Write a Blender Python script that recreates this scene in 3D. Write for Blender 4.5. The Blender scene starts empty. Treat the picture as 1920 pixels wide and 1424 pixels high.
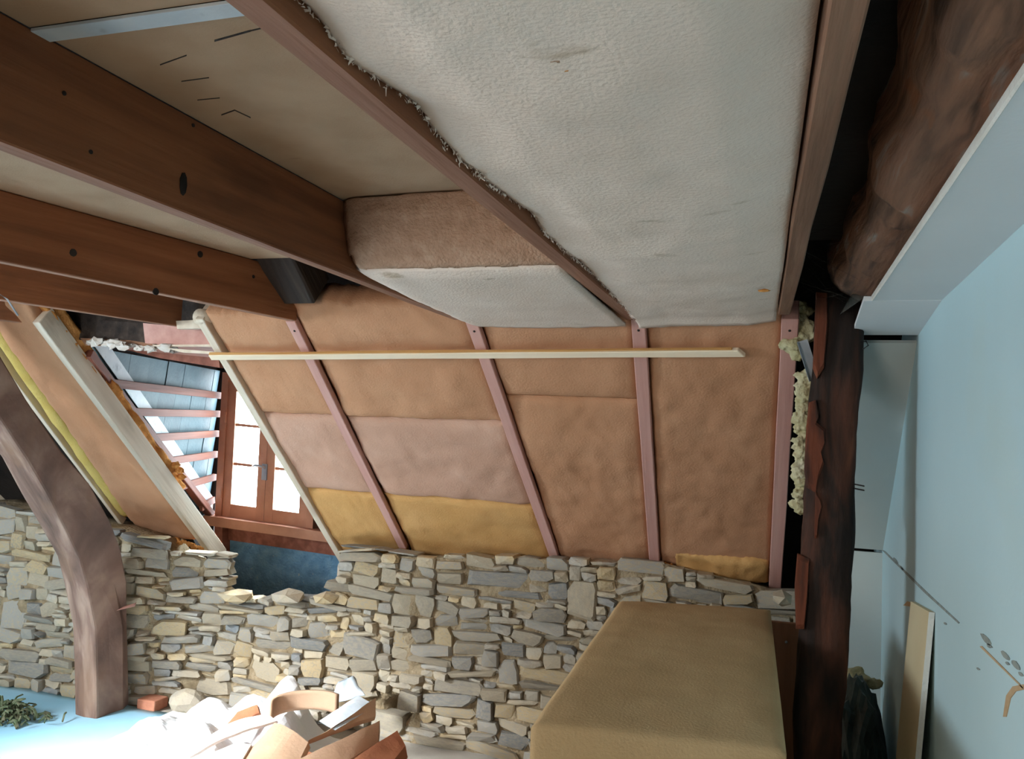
import bpy, bmesh, math, random
from mathutils import Vector, Matrix, noise
random.seed(7)
scene = bpy.context.scene
COL = scene.collection
V = Vector

# ------------------------------------------------------------------ camera
F, ROLL, HC = 1580.0, math.radians(2.4), 1.6
CR, SR = math.cos(ROLL), math.sin(ROLL)
V0, U0 = -SR*515 + CR*123, CR*515 + SR*123
PIT, YAW = math.atan(V0/F), math.atan(U0/math.hypot(F, V0))
def cam_dir(u, v, w):
    H = w*math.cos(PIT) + v*math.sin(PIT); Z = w*math.sin(PIT) - v*math.cos(PIT)
    return V((u*math.cos(YAW) - H*math.sin(YAW), u*math.sin(YAW) + H*math.cos(YAW), Z))
def ray(px, py):
    qx, qy = px-960, py-712
    return cam_dir(CR*qx + SR*qy, -SR*qx + CR*qy, F)
EYE = V((0, 0, HC))
def at_y(px, py, y): r = ray(px, py); return EYE + r*(y/r.y)
def at_z(px, py, z): r = ray(px, py); return EYE + r*((z-HC)/r.z)
def at_x(px, py, x): r = ray(px, py); return EYE + r*(x/r.x)
cam = bpy.data.cameras.new('camera'); cam.sensor_fit = 'HORIZONTAL'; cam.sensor_width = 36; cam.lens = F/1920*36
cam.clip_start = 0.02
co = bpy.data.objects.new('camera', cam); COL.objects.link(co)
rx, ry, rz = cam_dir(CR, -SR, 0), -cam_dir(SR, CR, 0), -cam_dir(0, 0, 1)
co.matrix_world = Matrix(((rx.x, ry.x, rz.x, 0), (rx.y, ry.y, rz.y, 0), (rx.z, ry.z, rz.z, HC), (0, 0, 0, 1)))
scene.camera = co

# ------------------------------------------------------------------ world, lights, exposure
scene.view_settings.view_transform = 'Standard'; scene.view_settings.look = 'None'
scene.view_settings.gamma = 1.0; scene.view_settings.use_curve_mapping = False
scene.view_settings.exposure = 0.15
W = bpy.data.worlds.new('sky'); scene.world = W; W.use_nodes = True
bg = W.node_tree.nodes['Background']; bg.inputs[0].default_value = (.80, .92, 1.0, 1); bg.inputs[1].default_value = 32.0
def area(name, loc, target, sx, sy, power, col, portal=False):
    l = bpy.data.lights.new(name, 'AREA'); l.shape = 'RECTANGLE'; l.size = sx; l.size_y = sy; l.energy = power; l.color = col
    if portal: l.cycles.is_portal = True
    o = bpy.data.objects.new(name, l); COL.objects.link(o); o.location = loc
    o.rotation_euler = (V(target)-V(loc)).to_track_quat('-Z', 'Y').to_euler(); return o
SKY_C = (-4.3, 0.75, 1.93); SKY_T = (-2.3, 2.6, 0.2)
area('roof_window_daylight', SKY_C, SKY_T, 1.0, 1.1, 128, (.80, .92, 1.0))
sh = area('floor_patch_beam', SKY_C, (-2.75, 2.95, 0), .8, .9, 42, (.94, .98, 1.0)); sh.data.spread = math.radians(34)  # narrow beam added at the roof window to blow out the floor patch
BACK_C = (-2.3, -2.36, 1.45)
area('rear_fill_light', BACK_C, (-2.3, 0, 1.35), 1.5, 1.1, 56, (1.0, .93, .86))  # added fill lamp behind the camera, lifts the ceiling; no opening there
SUN = bpy.data.lights.new('sun', 'SUN'); SUN.energy = 14.0; SUN.angle = math.radians(3.0); SUN.color = (1.0, .96, .90)
sun = bpy.data.objects.new('sun', SUN); COL.objects.link(sun); sun.rotation_euler = V((.30, -1.0, -.88)).to_track_quat('-Z', 'Y').to_euler(); sun.location = (-3, 7, 5)
area('dormer_window_portal', (-3.26, 4.93, 1.45), (-3.26, 3.0, 1.45), .9, 1.1, 1, (1, 1, 1), True)

# ------------------------------------------------------------------ materials
def lin(c):
    return tuple(((x/255)/12.92 if x/255 <= .04045 else (((x/255)+.055)/1.055)**2.4) for x in c)+(1,)
MAT = {}
def mat(name, stops, scale=(6, 6, 6), detail=6, rough=.8, bump=.2, bscale=40, rand=0.0, spec=.25, dist=.01, trans=0, distort=0, spots=None, metal=0):
    """noise-coloured material in object space; stops = [(pos, srgb)...]; rand mixes per-object value"""
    m = bpy.data.materials.new(name); m.use_nodes = True; nt = m.node_tree; N = nt.nodes; L = nt.links
    b = N['Principled BSDF']; b.inputs['Roughness'].default_value = rough; b.inputs['Specular IOR Level'].default_value = spec; b.inputs['Metallic'].default_value = metal
    tc = N.new('ShaderNodeTexCoord'); mp = N.new('ShaderNodeMapping'); mp.inputs['Scale'].default_value = scale
    oi = N.new('ShaderNodeObjectInfo')
    L.new(tc.outputs['Object'], mp.inputs['Vector'])
    sc = N.new('ShaderNodeMath'); sc.operation = 'MULTIPLY'; sc.inputs[1].default_value = 37; L.new(oi.outputs['Random'], sc.inputs[0])
    L.new(sc.outputs[0], mp.inputs['Location'])
    n = N.new('ShaderNodeTexNoise'); n.inputs['Scale'].default_value = 1; n.inputs['Detail'].default_value = detail; n.inputs['Distortion'].default_value = distort
    L.new(mp.outputs[0], n.inputs['Vector'])
    fac = n.outputs['Fac']
    if rand:
        g = N.new('ShaderNodeNewGeometry'); ad = N.new('ShaderNodeMath'); ad.operation = 'ADD'
        L.new(oi.outputs['Random'], ad.inputs[0]); L.new(g.outputs['Random Per Island'], ad.inputs[1])
        fr = N.new('ShaderNodeMath'); fr.operation = 'FRACT'; L.new(ad.outputs[0], fr.inputs[0])
        mx = N.new('ShaderNodeMix'); mx.inputs[0].default_value = rand; L.new(fac, mx.inputs[2]); L.new(fr.outputs[0], mx.inputs[3]); fac = mx.outputs[0]
    r = N.new('ShaderNodeValToRGB'); cr = r.color_ramp
    while len(cr.elements) > 1: cr.elements.remove(cr.elements[-1])
    cr.elements[0].position = stops[0][0]; cr.elements[0].color = lin(stops[0][1])
    for p, c in stops[1:]:
        e = cr.elements.new(p); e.color = lin(c)
    L.new(fac, r.inputs[0]); out = r.outputs[0]
    if spots:                                   # (srgb, scale vec, threshold, width)
        m2 = N.new('ShaderNodeMapping'); m2.inputs['Scale'].default_value = spots[1]; L.new(tc.outputs['Object'], m2.inputs['Vector']); L.new(sc.outputs[0], m2.inputs['Location'])
        n2 = N.new('ShaderNodeTexNoise'); n2.inputs['Scale'].default_value = 1; n2.inputs['Detail'].default_value = 4; L.new(m2.outputs[0], n2.inputs['Vector'])
        mr = N.new('ShaderNodeMapRange'); mr.inputs[1].default_value = spots[2]; mr.inputs[2].default_value = spots[2]+spots[3]; L.new(n2.outputs['Fac'], mr.inputs[0])
        mx = N.new('ShaderNodeMix'); mx.data_type = 'RGBA'; L.new(mr.outputs[0], mx.inputs[0]); L.new(out, mx.inputs[6]); mx.inputs[7].default_value = lin(spots[0]); out = mx.outputs[2]
    L.new(out, b.inputs['Base Color'])
    if bump:
        n3 = N.new('ShaderNodeTexNoise'); n3.inputs['Scale'].default_value = bscale; n3.inputs['Detail'].default_value = 6
        m3 = N.new('ShaderNodeMapping'); k = max(scale); m3.inputs['Scale'].default_value = [s/k for s in scale]; L.new(tc.outputs['Object'], m3.inputs['Vector']); L.new(m3.outputs[0], n3.inputs['Vector'])
        bp = N.new('ShaderNodeBump'); bp.inputs['Strength'].default_value = bump; bp.inputs['Distance'].default_value = dist
        L.new(n3.outputs['Fac'], bp.inputs['Height']); L.new(bp.outputs[0], b.inputs['Normal'])
    if trans: b.inputs['Transmission Weight'].default_value = trans
    MAT[name] = m; return m
G = (22, 1.3, 22)                               # grain runs along local Y
mat('joist_wood', [(.3, (114, 70, 46)), (.55, (144, 92, 60)), (.75, (164, 108, 74))], G, 8, .62, .25, 60, rand=.15, spots=((84, 52, 34), (3, 1.2, 3), .62, .12))
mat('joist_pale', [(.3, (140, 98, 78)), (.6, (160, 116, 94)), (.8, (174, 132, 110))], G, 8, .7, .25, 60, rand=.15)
mat('joist_old', [(.3, (98, 72, 56)), (.55, (128, 94, 74)), (.8, (152, 116, 94))], G, 8, .8, .4, 60, spots=((150, 120, 100), (14, 4, 14), .66, .08))
mat('pink_timber', [(.3, (188, 140, 130)), (.55, (202, 156, 145)), (.8, (212, 170, 159))], G, 6, .75, .2, 60, rand=.15)
mat('white_timber', [(.3, (205, 188, 166)), (.55, (224, 210, 190)), (.8, (234, 224, 208))], G, 6, .7, .2, 60, spots=((176, 160, 140), (4, 2, 4), .62, .1))
mat('yellow_timber', [(.3, (232, 212, 182)), (.55, (240, 224, 198)), (.8, (244, 232, 210))], G, 6, .7, .2, 60, spots=((180, 140, 92), (5, 2, 5), .68, .06))
mat('red_timber', [(.3, (104, 60, 48)), (.55, (132, 80, 64)), (.8, (158, 102, 84))], G, 7, .65, .3, 60, rand=.2)
mat('window_wood', [(.3, (172, 122, 98)), (.55, (188, 136, 110)), (.8, (200, 150, 124))], (8, 8, 8), 7, .5, .15, 60)
mat('dark_old_wood', [(.3, (38, 32, 30)), (.55, (60, 50, 44)), (.8, (84, 72, 62))], G, 8, .85, .5, 50)
mat('bowed_wood', [(.28, (78, 60, 52)), (.5, (116, 90, 78)), (.72, (156, 130, 114))], (16, 3, 3), 8, .8, .6, 40, distort=.6, spots=((120, 92, 74), (7, 7, 1.6), .55, .2))
mat('post_wood', [(.38, (26, 22, 21)), (.5, (44, 33, 28)), (.62, (80, 50, 38)), (.74, (120, 74, 52))], (9, 9, 2.2), 8, .85, .7, 45, distort=.5)
mat('post_bare', [(.35, (54, 36, 29)), (.5, (106, 56, 37)), (.8, (132, 76, 50))], (20, 20, 3), 8, .8, .5, 50)
mat('log_wood', [(.3, (84, 66, 56)), (.46, (136, 102, 82)), (.6, (160, 116, 92)), (.72, (166, 160, 150))], (26, 2.4, 26), 8, .85, .7, 40, distort=.6, spots=((168, 104, 64), (9, 3, 9), .64, .08))
mat('insul_tan', [(.3, (183, 135, 102)), (.55, (190, 142, 109)), (.8, (197, 150, 116))], (5, 5, 5), 8, .95, .35, 120, dist=.006, spec=.05)
mat('insul_pink', [(.3, (188, 148, 126)), (.55, (196, 156, 134)), (.8, (204, 166, 145))], (5, 5, 5), 8, .95, .35, 120, dist=.006, spec=.05)
mat('insul_yellow', [(.3, (196, 150, 94)), (.55, (204, 158, 102)), (.8, (210, 166, 112))], (5, 5, 5), 8, .95, .35, 120, dist=.006, spec=.05)
mat('insul_lemon', [(.3, (196, 168, 92)), (.6, (208, 182, 108))], (6, 6, 6), 6, .95, .35, 120, spec=.05)
mat('insul_white', [(.28, (232, 212, 196)), (.5, (242, 224, 210)), (.75, (246, 230, 217))], (3, 3, 3), 9, .95, .45, 140, dist=.006, spec=.05, spots=((200, 178, 154), (7, 14, 7), .66, .12))
mat('insul_edge', [(.3, (184, 120, 62)), (.6, (206, 146, 84))], (12, 12, 12), 8, .95, .6, 80, spec=.05)
mat('fibre_end', [(.3, (180, 146, 122)), (.55, (196, 160, 136)), (.8, (206, 176, 152))], (30, 30, 30), 8, .95, .7, 120, spec=.05)
mat('fibreboard', [(.3, (178, 148, 120)), (.55, (190, 160, 132)), (.8, (198, 168, 140))], (6, 6, 6), 9, .85, .12, 200, spec=.1, spots=((140, 112, 90), (3, 22, 3), .70, .05))
mat('zinc', [(.3, (190, 204, 214)), (.6, (214, 224, 230))], (8, 8, 8), 6, .45, .1, 60, spots=((160, 172, 182), (18, 18, 18), .6, .15))
mat('steel', [(.3, (140, 150, 160)), (.6, (176, 184, 192))], (6, 6, 6), 4, .35, .05, 60, metal=.6)
mat('slate', [(.2, (58, 80, 90)), (.5, (72, 98, 108)), (.8, (86, 112, 120))], (9, 9, 9), 6, .55, .25, 50, rand=.35)
mat('render_blue', [(.3, (96, 138, 172)), (.5, (110, 154, 188)), (.7, (128, 168, 196))], (14, 14, 14), 9, .8, .9, 60, dist=.02, spots=((178, 184, 180), (40, 40, 40), .69, .03))
mat('stone', [(.12, (126, 130, 134)), (.3, (164, 155, 140)), (.48, (186, 172, 148)), (.62, (168, 164, 156)), (.78, (194, 172, 134)), (.92, (142, 142, 140))], (9, 9, 9), 8, .85, .6, 45, rand=.62, dist=.012)
mat('mortar', [(.3, (124, 108, 84)), (.5, (156, 138, 110)), (.7, (176, 158, 130))], (14, 14, 14), 9, .95, .8, 60, dist=.02)
mat('plaster', [(.3, (180, 208, 214)), (.55, (186, 213, 219)), (.8, (192, 218, 223))], (1.4, 1.4, 1.4), 6, .75, .06, 90, spec=.2, spots=((186, 206, 200), (1.1, 1.1, 1.1), .60, .25))
mat('plaster_white', [(.3, (226, 230, 232)), (.6, (234, 238, 240))], (1.4, 1.4, 1.4), 6, .75, .06, 90, spec=.2)
mat('plaster_grey', [(.3, (184, 192, 188)), (.6, (196, 204, 200))], (1.4, 1.4, 1.4), 6, .75, .06, 90, spec=.2)
mat('plaster_edge', [(.3, (214, 214, 206)), (.7, (230, 230, 224))], (9, 9, 9), 6, .9, .5, 60)
mat('board_face', [(.3, (206, 190, 152)), (.6, (216, 202, 166))], (3, 3, 3), 6, .85, .1, 80)
mat('scuff', [(.3, (120, 132, 132)), (.6, (150, 158, 152))], (50, 50, 50), 6, .9, 0)
mat('tape_mark', [(.3, (176, 148, 112)), (.6, (190, 164, 130))], (30, 30, 30), 6, .9, 0)
mat('floor_grey', [(.3, (160, 154, 144)), (.6, (184, 178, 168))], (3, 3, 3), 8, .85, .3, 50)
mat('dust_sheet', [(.3, (150, 202, 228)), (.6, (164, 210, 234))], (3, 3, 3), 6, .5, .1, 20)
mat('plastic_white', [(.3, (240, 244, 248)), (.6, (248, 250, 252))], (5, 5, 5), 5, .35, .2, 30, spec=.4)
mat('plastic_clear', [(.3, (176, 190, 200)), (.6, (214, 224, 232))], (9, 9, 9), 6, .2, .2, 30, spec=.5)
mat('kraft', [(.3, (186, 152, 124)), (.55, (198, 164, 136)), (.8, (206, 174, 146))], (6, 6, 6), 8, .8, .25, 60, rand=.2)
mat('kraft_red', [(.3, (160, 98, 70)), (.6, (178, 116, 84))], (6, 6, 6), 8, .8, .25, 60)
mat('batt_khaki', [(.3, (178, 150, 110)), (.55, (186, 158, 118)), (.8, (192, 166, 126))], (5, 5, 5), 9, .95, .4, 160, dist=.004, spec=.05)
mat('board_brown', [(.3, (116, 80, 60)), (.6, (146, 104, 78))], G, 7, .75, .2, 60)
mat('brick', [(.3, (168, 106, 82)), (.6, (192, 132, 106))], (12, 12, 12), 6, .9, .4, 60)
mat('twine', [(.3, (62, 78, 52)), (.5, (92, 100, 74)), (.75, (122, 116, 96))], (40, 40, 40), 6, .9, .4, 60)
mat('glasswool', [(.3, (172, 164, 122)), (.55, (198, 192, 156)), (.8, (214, 210, 184))], (16, 16, 16), 8, .98, .8, 70, spec=.03)
mat('cobweb', [(.3, (120, 124, 118)), (.6, (150, 152, 146))], (20, 20, 20), 4, .95, 0)
mat('paper_scrap', [(.25, (110, 98, 92)), (.5, (196, 188, 178)), (.8, (226, 220, 214))], (14, 14, 14), 5, .9, .2, 60, rand=.4)
mat('iron', [(.3, (34, 32, 32)), (.6, (58, 54, 52))], (20, 20, 20), 4, .6, 0, metal=.5)
mat('roof_dark', [(.3, (30, 26, 24)), (.6, (48, 40, 36))], (4, 4, 4), 6, .9, .3, 40)
mat('shell', [(.3, (196, 184, 166)), (.6, (208, 196, 178))], (2, 2, 2), 5, .9, .1, 40)
mat('plastic_green', [(.3, (40, 52, 50)), (.6, (64, 80, 78))], (6, 6, 6), 5, .4, .2, 30)
cm = MAT['cobweb']; cn = cm.node_tree; ct_ = cn.nodes.new('ShaderNodeBsdfTransparent'); cx_ = cn.nodes.new('ShaderNodeMixShader'); cx_.inputs[0].default_value = .35
co_ = [n for n in cn.nodes if n.type == 'OUTPUT_MATERIAL'][0]; cn.links.new(ct_.outputs[0], cx_.inputs[1]); cn.links.new(cn.nodes['Principled BSDF'].outputs[0], cx_.inputs[2]); cn.links.new(cx_.outputs[0], co_.inputs[0])
gm = bpy.data.materials.new('glass'); gm.use_nodes = True; nt = gm.node_tree; nt.nodes.clear()
go = nt.nodes.new('ShaderNodeOutputMaterial'); gt = nt.nodes.new('ShaderNodeBsdfTransparent'); gg = nt.nodes.new('ShaderNodeBsdfGlossy'); gx = nt.nodes.new('ShaderNodeMixShader'); gx.inputs[0].default_value = .06
gg.inputs['Roughness'].default_value = .03; gt.inputs[0].default_value = (.95, .98, .98, 1)
nt.links.new(gt.outputs[0], gx.inputs[1]); nt.links.new(gg.outputs[0], gx.inputs[2]); nt.links.new(gx.outputs[0], go.inputs[0]); MAT['glass'] = gm

# ------------------------------------------------------------------ builders
def tag(o, label=None, cat=None, group=None, kind=None):
    if label: o['label'] = label
    if cat: o['category'] = cat
    if group: o['group'] = group
    if kind: o['kind'] = kind
    return o
def link(name, me, m, parent=None, loc=None, smooth=False):
    if m: me.materials.append(MAT[m])
    if smooth:
        for p in me.polygons: p.use_smooth = True
    o = bpy.data.objects.new(name, me); COL.objects.link(o)
    if loc is not None: o.location = loc
    if parent: o.parent = parent
    return o
def raw(name, verts, faces, m, parent=None, smooth=False, base=None):
    """mesh from world coordinates; its origin moves to the base of the thing (or stays the parent's frame)"""
    verts = [V(v) for v in verts]
    if parent is None:
        if base is None:
            base = V(((min(v.x for v in verts)+max(v.x for v in verts))/2, (min(v.y for v in verts)+max(v.y for v in verts))/2, min(v.z for v in verts)))
        off = V(base)
    else:
        off = V((0, 0, 0)); q_ = parent
        while q_: off = off+q_.location; q_ = q_.parent
        base = (0, 0, 0)
    me = bpy.data.meshes.new(name); me.from_pydata([v-off for v in verts], [], faces)
    bm = bmesh.new(); bm.from_mesh(me); bmesh.ops.recalc_face_normals(bm, faces=bm.faces); bm.to_mesh(me); bm.free()
    return link(name, me, m, parent, base, smooth)
BOXF = [(0, 3, 2, 1), (4, 5, 6, 7), (0, 1, 5, 4), (1, 2, 6, 5), (2, 3, 7, 6), (3, 0, 4, 7)]
def boxv(x0, x1, y0, y1, z0, z1):
    return [V(p) for p in ((x0, y0, z0), (x1, y0, z0), (x1, y1, z0), (x0, y1, z0), (x0, y0, z1), (x1, y0, z1), (x1, y1, z1), (x0, y1, z1))]
def box(name, x0, x1, y0, y1, z0, z1, m, parent=None, bevel=0, base=None):
    o = raw(name, boxv(x0, x1, y0, y1, z0, z1), BOXF, m, parent, base=base)
    if bevel: bev(o, bevel)
    return o
def bev(o, w, seg=2):
    bm = bmesh.new(); bm.from_mesh(o.data); bmesh.ops.bevel(bm, geom=list(bm.edges), offset=w, segments=seg, affect='EDGES', profile=.5); bm.to_mesh(o.data); bm.free()
def frame_of(d, up):
    y = d.normalized(); z = (V(up) - y*V(up).dot(y)).normalized(); x = y.cross(z)
    return Matrix((x, y, z)).transposed()
def beam(name, p0, p1, w, h, m, up=(0, 0, 1), jit=.0, seg=10, bevel=.003, ax=0, az=0, parent=None, chop=0):
    """timber running along local Y from p0 to p1; section w (local X) by h (local Z), anchored at ax, az (0 centre, -1/+1 edges)"""
    p0, p1 = V(p0), V(p1); R = frame_of(p1-p0, up); Ln = (p1-p0).length
    bm = bmesh.new(); rings = []
    sd = random.random()*100
    for i in range(seg+1):
        y = Ln*i/seg; ring = []
        for (sx, sz) in ((-1, -1), (1, -1), (1, 1), (-1, 1)):
            j = noise.noise_vector(V((sx*2+sd, y*2.3, sz*2)))*jit
            ring.append(bm.verts.new((sx*w/2-ax*w/2+j.x, y + (chop*sx if i == seg else 0), sz*h/2-az*h/2+j.z)))
        rings.append(ring)
    for a, b in zip(rings, rings[1:]):
        for k in range(4): bm.faces.new((a[k], a[(k+1) % 4], b[(k+1) % 4], b[k]))
    bm.faces.new(rings[0][::-1]); bm.faces.new(rings[-1])
    bmesh.ops.recalc_face_normals(bm, faces=bm.faces)
    if bevel:
        ed = [e for e in bm.edges if len(e.link_faces) == 2 and e.calc_face_angle(0) > .8]
        bmesh.ops.bevel(bm, geom=ed, offset=bevel, segments=1, affect='EDGES')
    me = bpy.data.meshes.new(name); bm.to_mesh(me); bm.free()
    o = link(name, me, m, parent); o.matrix_world = Matrix.Translation(p0) @ R.to_4x4()
    if parent: o.matrix_parent_inverse = Matrix.Identity(4); o.matrix_local = parent.matrix_world.inverted() @ (Matrix.Translation(p0) @ R.to_4x4())
    return o
def tube(name, pts, rad, m, parent=None, sides=6):
    bm = bmesh.new(); rings = []
    pts = [V(p) for p in pts]
    for i, p in enumerate(pts):
        d = (pts[min(i+1, len(pts)-1)]-pts[max(i-1, 0)]).normalized()
        a = d.orthogonal().normalized(); b = d.cross(a)
        rr = rad[i] if isinstance(rad, (list, tuple)) else rad
        rings.append([p + (a*math.cos(t*2*math.pi/sides)+b*math.sin(t*2*math.pi/sides))*rr for t in range(sides)])
    vs = [v for r in rings for v in r]; fs = []
    for i in range(len(pts)-1):
        for k in range(sides): fs.append((i*sides+k, i*sides+(k+1) % sides, (i+1)*sides+(k+1) % sides, (i+1)*sides+k))
    fs.append(tuple(range(sides))[::-1]); fs.append(tuple(range((len(pts)-1)*sides, len(pts)*sides)))
    bm.free()
    return raw(name, vs, fs, m, parent, True)
def fbm(x, y, z, o=4):
    s = 0; a = 1
    for i in range(o):
        s += a*noise.noise(V((x, y, z))); x *= 2.1; y *= 2.1; z *= 2.1; a *= .5
    return s
def slab(name, P, thick, m, nu=24, nv=24, amp=.008, freq=5, parent=None, edge=.01, rag=(0, 0, 0, 0), pillow=.012, seed=None):
    """a soft panel: P(u,v) gives the face and its inward normal; sides go back by thick. rag = ragged edge amounts (u0,u1,v0,v1)"""
    sd = random.random()*90 if seed is None else seed
    vs, fs = [], []
    for j in range(nv+1):
        for i in range(nu+1):
            u, v = i/nu, j/nv
            uu, vv = u, v
            if i == 0: uu += rag[0]*(.5+noise.noise(V((sd, j*.63, 1)))+.6*noise.noise(V((sd, j*1.7, 4))))
            if i == nu: uu -= rag[1]*(.5+noise.noise(V((sd, j*.63, 2)))+.6*noise.noise(V((sd, j*1.7, 5))))
            if j == 0: vv += rag[2]*(.5+noise.noise(V((i*.63, sd, 3)))+.6*noise.noise(V((i*1.7, sd, 6))))
            if j == nv: vv -= rag[3]*(.5+noise.noise(V((i*.63, sd, 4)))+.6*noise.noise(V((i*1.7, sd, 7))))
            p, n = P(uu, vv)
            e = min(min(u, 1-u)*nu, min(v, 1-v)*nv)
            d = amp*fbm(p.x*freq+sd, p.y*freq, p.z*freq) + amp*.4*fbm(p.x*freq*3.7, p.y*freq*3.7+sd, p.z*freq*3.7, 3) + pillow*(min(1, min(u, 1-u)*7)**.5 * min(1, min(v, 1-v)*7)**.5 - 1)
            if e < .5: d -= edge
            vs.append(p + n*d)
    F0 = len(vs)
    for j in range(nv):
        for i in range(nu):
            a = j*(nu+1)+i; fs.append((a, a+1, a+nu+2, a+nu+1))
    ring = [(i, 0) for i in range(nu)] + [(nu, j) for j in range(nv)] + [(i, nv) for i in range(nu, 0, -1)] + [(0, j) for j in range(nv, 0, -1)]
    idx = [j*(nu+1)+i for i, j in ring]
    for (i, j), k in zip(ring, idx):
        p, n = P(i/nu, j/nv); vs.append(vs[k] - n*thick)
    M_ = len(idx)
    for k in range(M_):
        k2 = (k+1) % M_; fs.append((idx[k], F0+k, F0+k2, idx[k2]))
    fs.append(tuple(F0+k for k in range(M_)))
    return raw(name, vs, fs, m, parent, True)
def sheet(name, P, nu, nv, thick, m, parent=None, smooth=True):
    """a thin bent sheet with real thickness; P(u,v) -> point"""
    vs, fs = [], []
    for j in range(nv+1):
        for i in range(nu+1): vs.append(V(P(i/nu, j/nv)))
    for j in range(nv):
        for i in range(nu):
            a = j*(nu+1)+i; fs.append((a, a+1, a+nu+2, a+nu+1))
    o = raw(name, vs, fs, m, parent, smooth)
    md = o.modifiers.new('thickness', 'SOLIDIFY'); md.thickness = thick; md.offset = 0
    return o
def quad(A, B, C, D):
    A, B, C, D = V(A), V(B), V(C), V(D)
    return lambda u, v: (A*(1-u)+B*u)*(1-v) + (D*(1-u)+C*u)*v
def empty(name, loc):
    o = bpy.data.objects.new(name, None); COL.objects.link(o); o.location = loc; o.empty_display_size = .05
    bpy.context.view_layer.update(); return o

def clip_slope(o, n):
    """cut away what would stick through the slope into the room"""
    bpy.context.view_layer.update(); bm = bmesh.new(); bm.from_mesh(o.data); mi = o.matrix_world.inverted()
    co_ = mi @ slope(0, 0, n); no_ = mi.to_3x3() @ NIN
    r = bmesh.ops.bisect_plane(bm, geom=list(bm.verts)+list(bm.edges)+list(bm.faces), plane_co=co_, plane_no=no_, clear_outer=True)
    ed = [e for e in r['geom_cut'] if isinstance(e, bmesh.types.BMEdge)]
    if ed: bmesh.ops.holes_fill(bm, edges=ed)
    bm.to_mesh(o.data); n_ = len(bm.verts); bm.free()
    return n_
# ------------------------------------------------------------------ main levels
ZJ, ZC = 2.018, 2.217                          # joist undersides, ceiling boards
TH = math.radians(40); CT, ST = math.cos(TH), math.sin(TH)
YK = 2.95
NIN = V((0, -ST, -CT)); DS = V((0, CT, -ST))   # slope: into the room / down the slope
def slope(x, s, n=0): return V((x, YK, ZJ)) + DS*s + NIN*n
def s_of_y(y): return (y-YK)/CT

# ------------------------------------------------------------------ setting
tag(box('floor', -5.3, .6, -2.6, 6.3, -.12, 0, 'floor_grey'), 'grey bare attic floor at the foot of the stone wall', 'floor', kind='structure')
XR = .40
def lerp(t, a): 
    for (t0, v0), (t1, v1) in zip(a, a[1:]):
        if t <= t1: return v0 if t <= t0 else v0+(v1-v0)*(t-t0)/(t1-t0)
    return a[-1][1]
# partition on the right
wr = box('wall_right', XR, XR+.09, -2.6, 4.35, 0, 2.5, 'plaster')
tag(wr, 'pale blue-white plasterboard partition on the right', 'wall', kind='structure')
def wallpatch(name, pts, m, lab):
    vs = [V((XR-.0015, y, z)) for y, z in pts] + [V((XR+.001, y, z)) for y, z in pts]; n = len(pts)
    fs = [tuple(range(n)), tuple(range(n, 2*n))[::-1]] + [(k, (k+1) % n, n+(k+1) % n, n+k) for k in range(n)]
    o = raw(name, vs, fs, m, wr); o['label'] = lab; return o
def patch_px(name, pts, m, lab): wallpatch(name, [(at_x(x, y, XR).y, at_x(x, y, XR).z) for x, y in pts], m, lab)
patch_px('board_joint', [(1652, 1030), (1660, 1034), (1740, 1112), (1800, 1168), (1798, 1170), (1735, 1113)], 'scuff', 'dark joint line between plasterboards')
patch_px('board_joint', [(1838, 1213), (1842, 1212), (1920, 1290), (1920, 1293)], 'tape_mark', 'brownish joint line')
for (x, y, a, b) in [(1850, 1200, 10, 26), (1856, 1212, 7, 10), (1886, 1230, 9, 20), (1890, 1245, 5, 8), (1906, 1248, 9, 22), (1915, 1265, 6, 10), (1680, 1052, 4, 14), (1692, 1066, 3, 10), (1835, 1255, 4, 6), (1773, 1170, 4, 6)]:
    pts = []
    for k in range(9):
        t = k/9*6.283; r = 1+.4*noise.noise(V((x, k*1.3, 0))); pts.append((x+math.cos(t)*a*r*.6+math.sin(t)*b*.3*r, y+math.sin(t)*b*.45*r))
    patch_px('scuff_mark', pts, 'scuff', 'grey scuff on the wall')
patch_px('glue_mark', [(1920, 1284), (1900, 1288), (1888, 1305), (1882, 1345), (1888, 1345), (1896, 1310), (1906, 1297), (1920, 1294)], 'tape_mark', 'brown curved glue smear')
patch_px('glue_mark', [(1694, 1136), (1702, 1128), (1714, 1132), (1713, 1139)], 'tape_mark', 'brown smear by the leaning offcut')
# plaster soffit, its sloping end, the plastered slope and the low panel beyond the post
so = raw('trim_1', [(.262, -.4, ZJ), (XR, -.4, ZJ), (XR, 2.56, ZJ), (.222, 2.56, ZJ), (.262, -.4, ZJ+.014), (XR, -.4, ZJ+.014), (XR, 2.56, ZJ+.014), (.222, 2.56, ZJ+.014)], BOXF, 'plaster_white')
tag(so, 'plasterboard soffit strip between the old log and the partition', 'ceiling strip', kind='structure')
e = so
o = beam('cut_edge', (.262, -.4, ZJ+.007), (.222, 2.56, ZJ+.007), .006, .018, 'plaster_edge', parent=None)
o.parent = so; o.matrix_parent_inverse = Matrix.Translation(-so.location); o['label'] = 'rough white gypsum edge'
a0, a1 = (2.562, ZJ-.001), (3.0, 1.975)
tag(raw('trim_2', [(.2, a0[0], a0[1]), (XR, a0[0], a0[1]), (XR, a1[0], a1[1]), (.2, a1[0], a1[1]), (.2, a0[0], a0[1]+.014), (XR, a0[0], a0[1]+.014), (XR, a1[0], a1[1]+.014), (.2, a1[0], a1[1]+.014)], BOXF, 'plaster_white'),
    'short tilted plasterboard piece above the plastered slope', 'ceiling strip', kind='structure')
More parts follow.
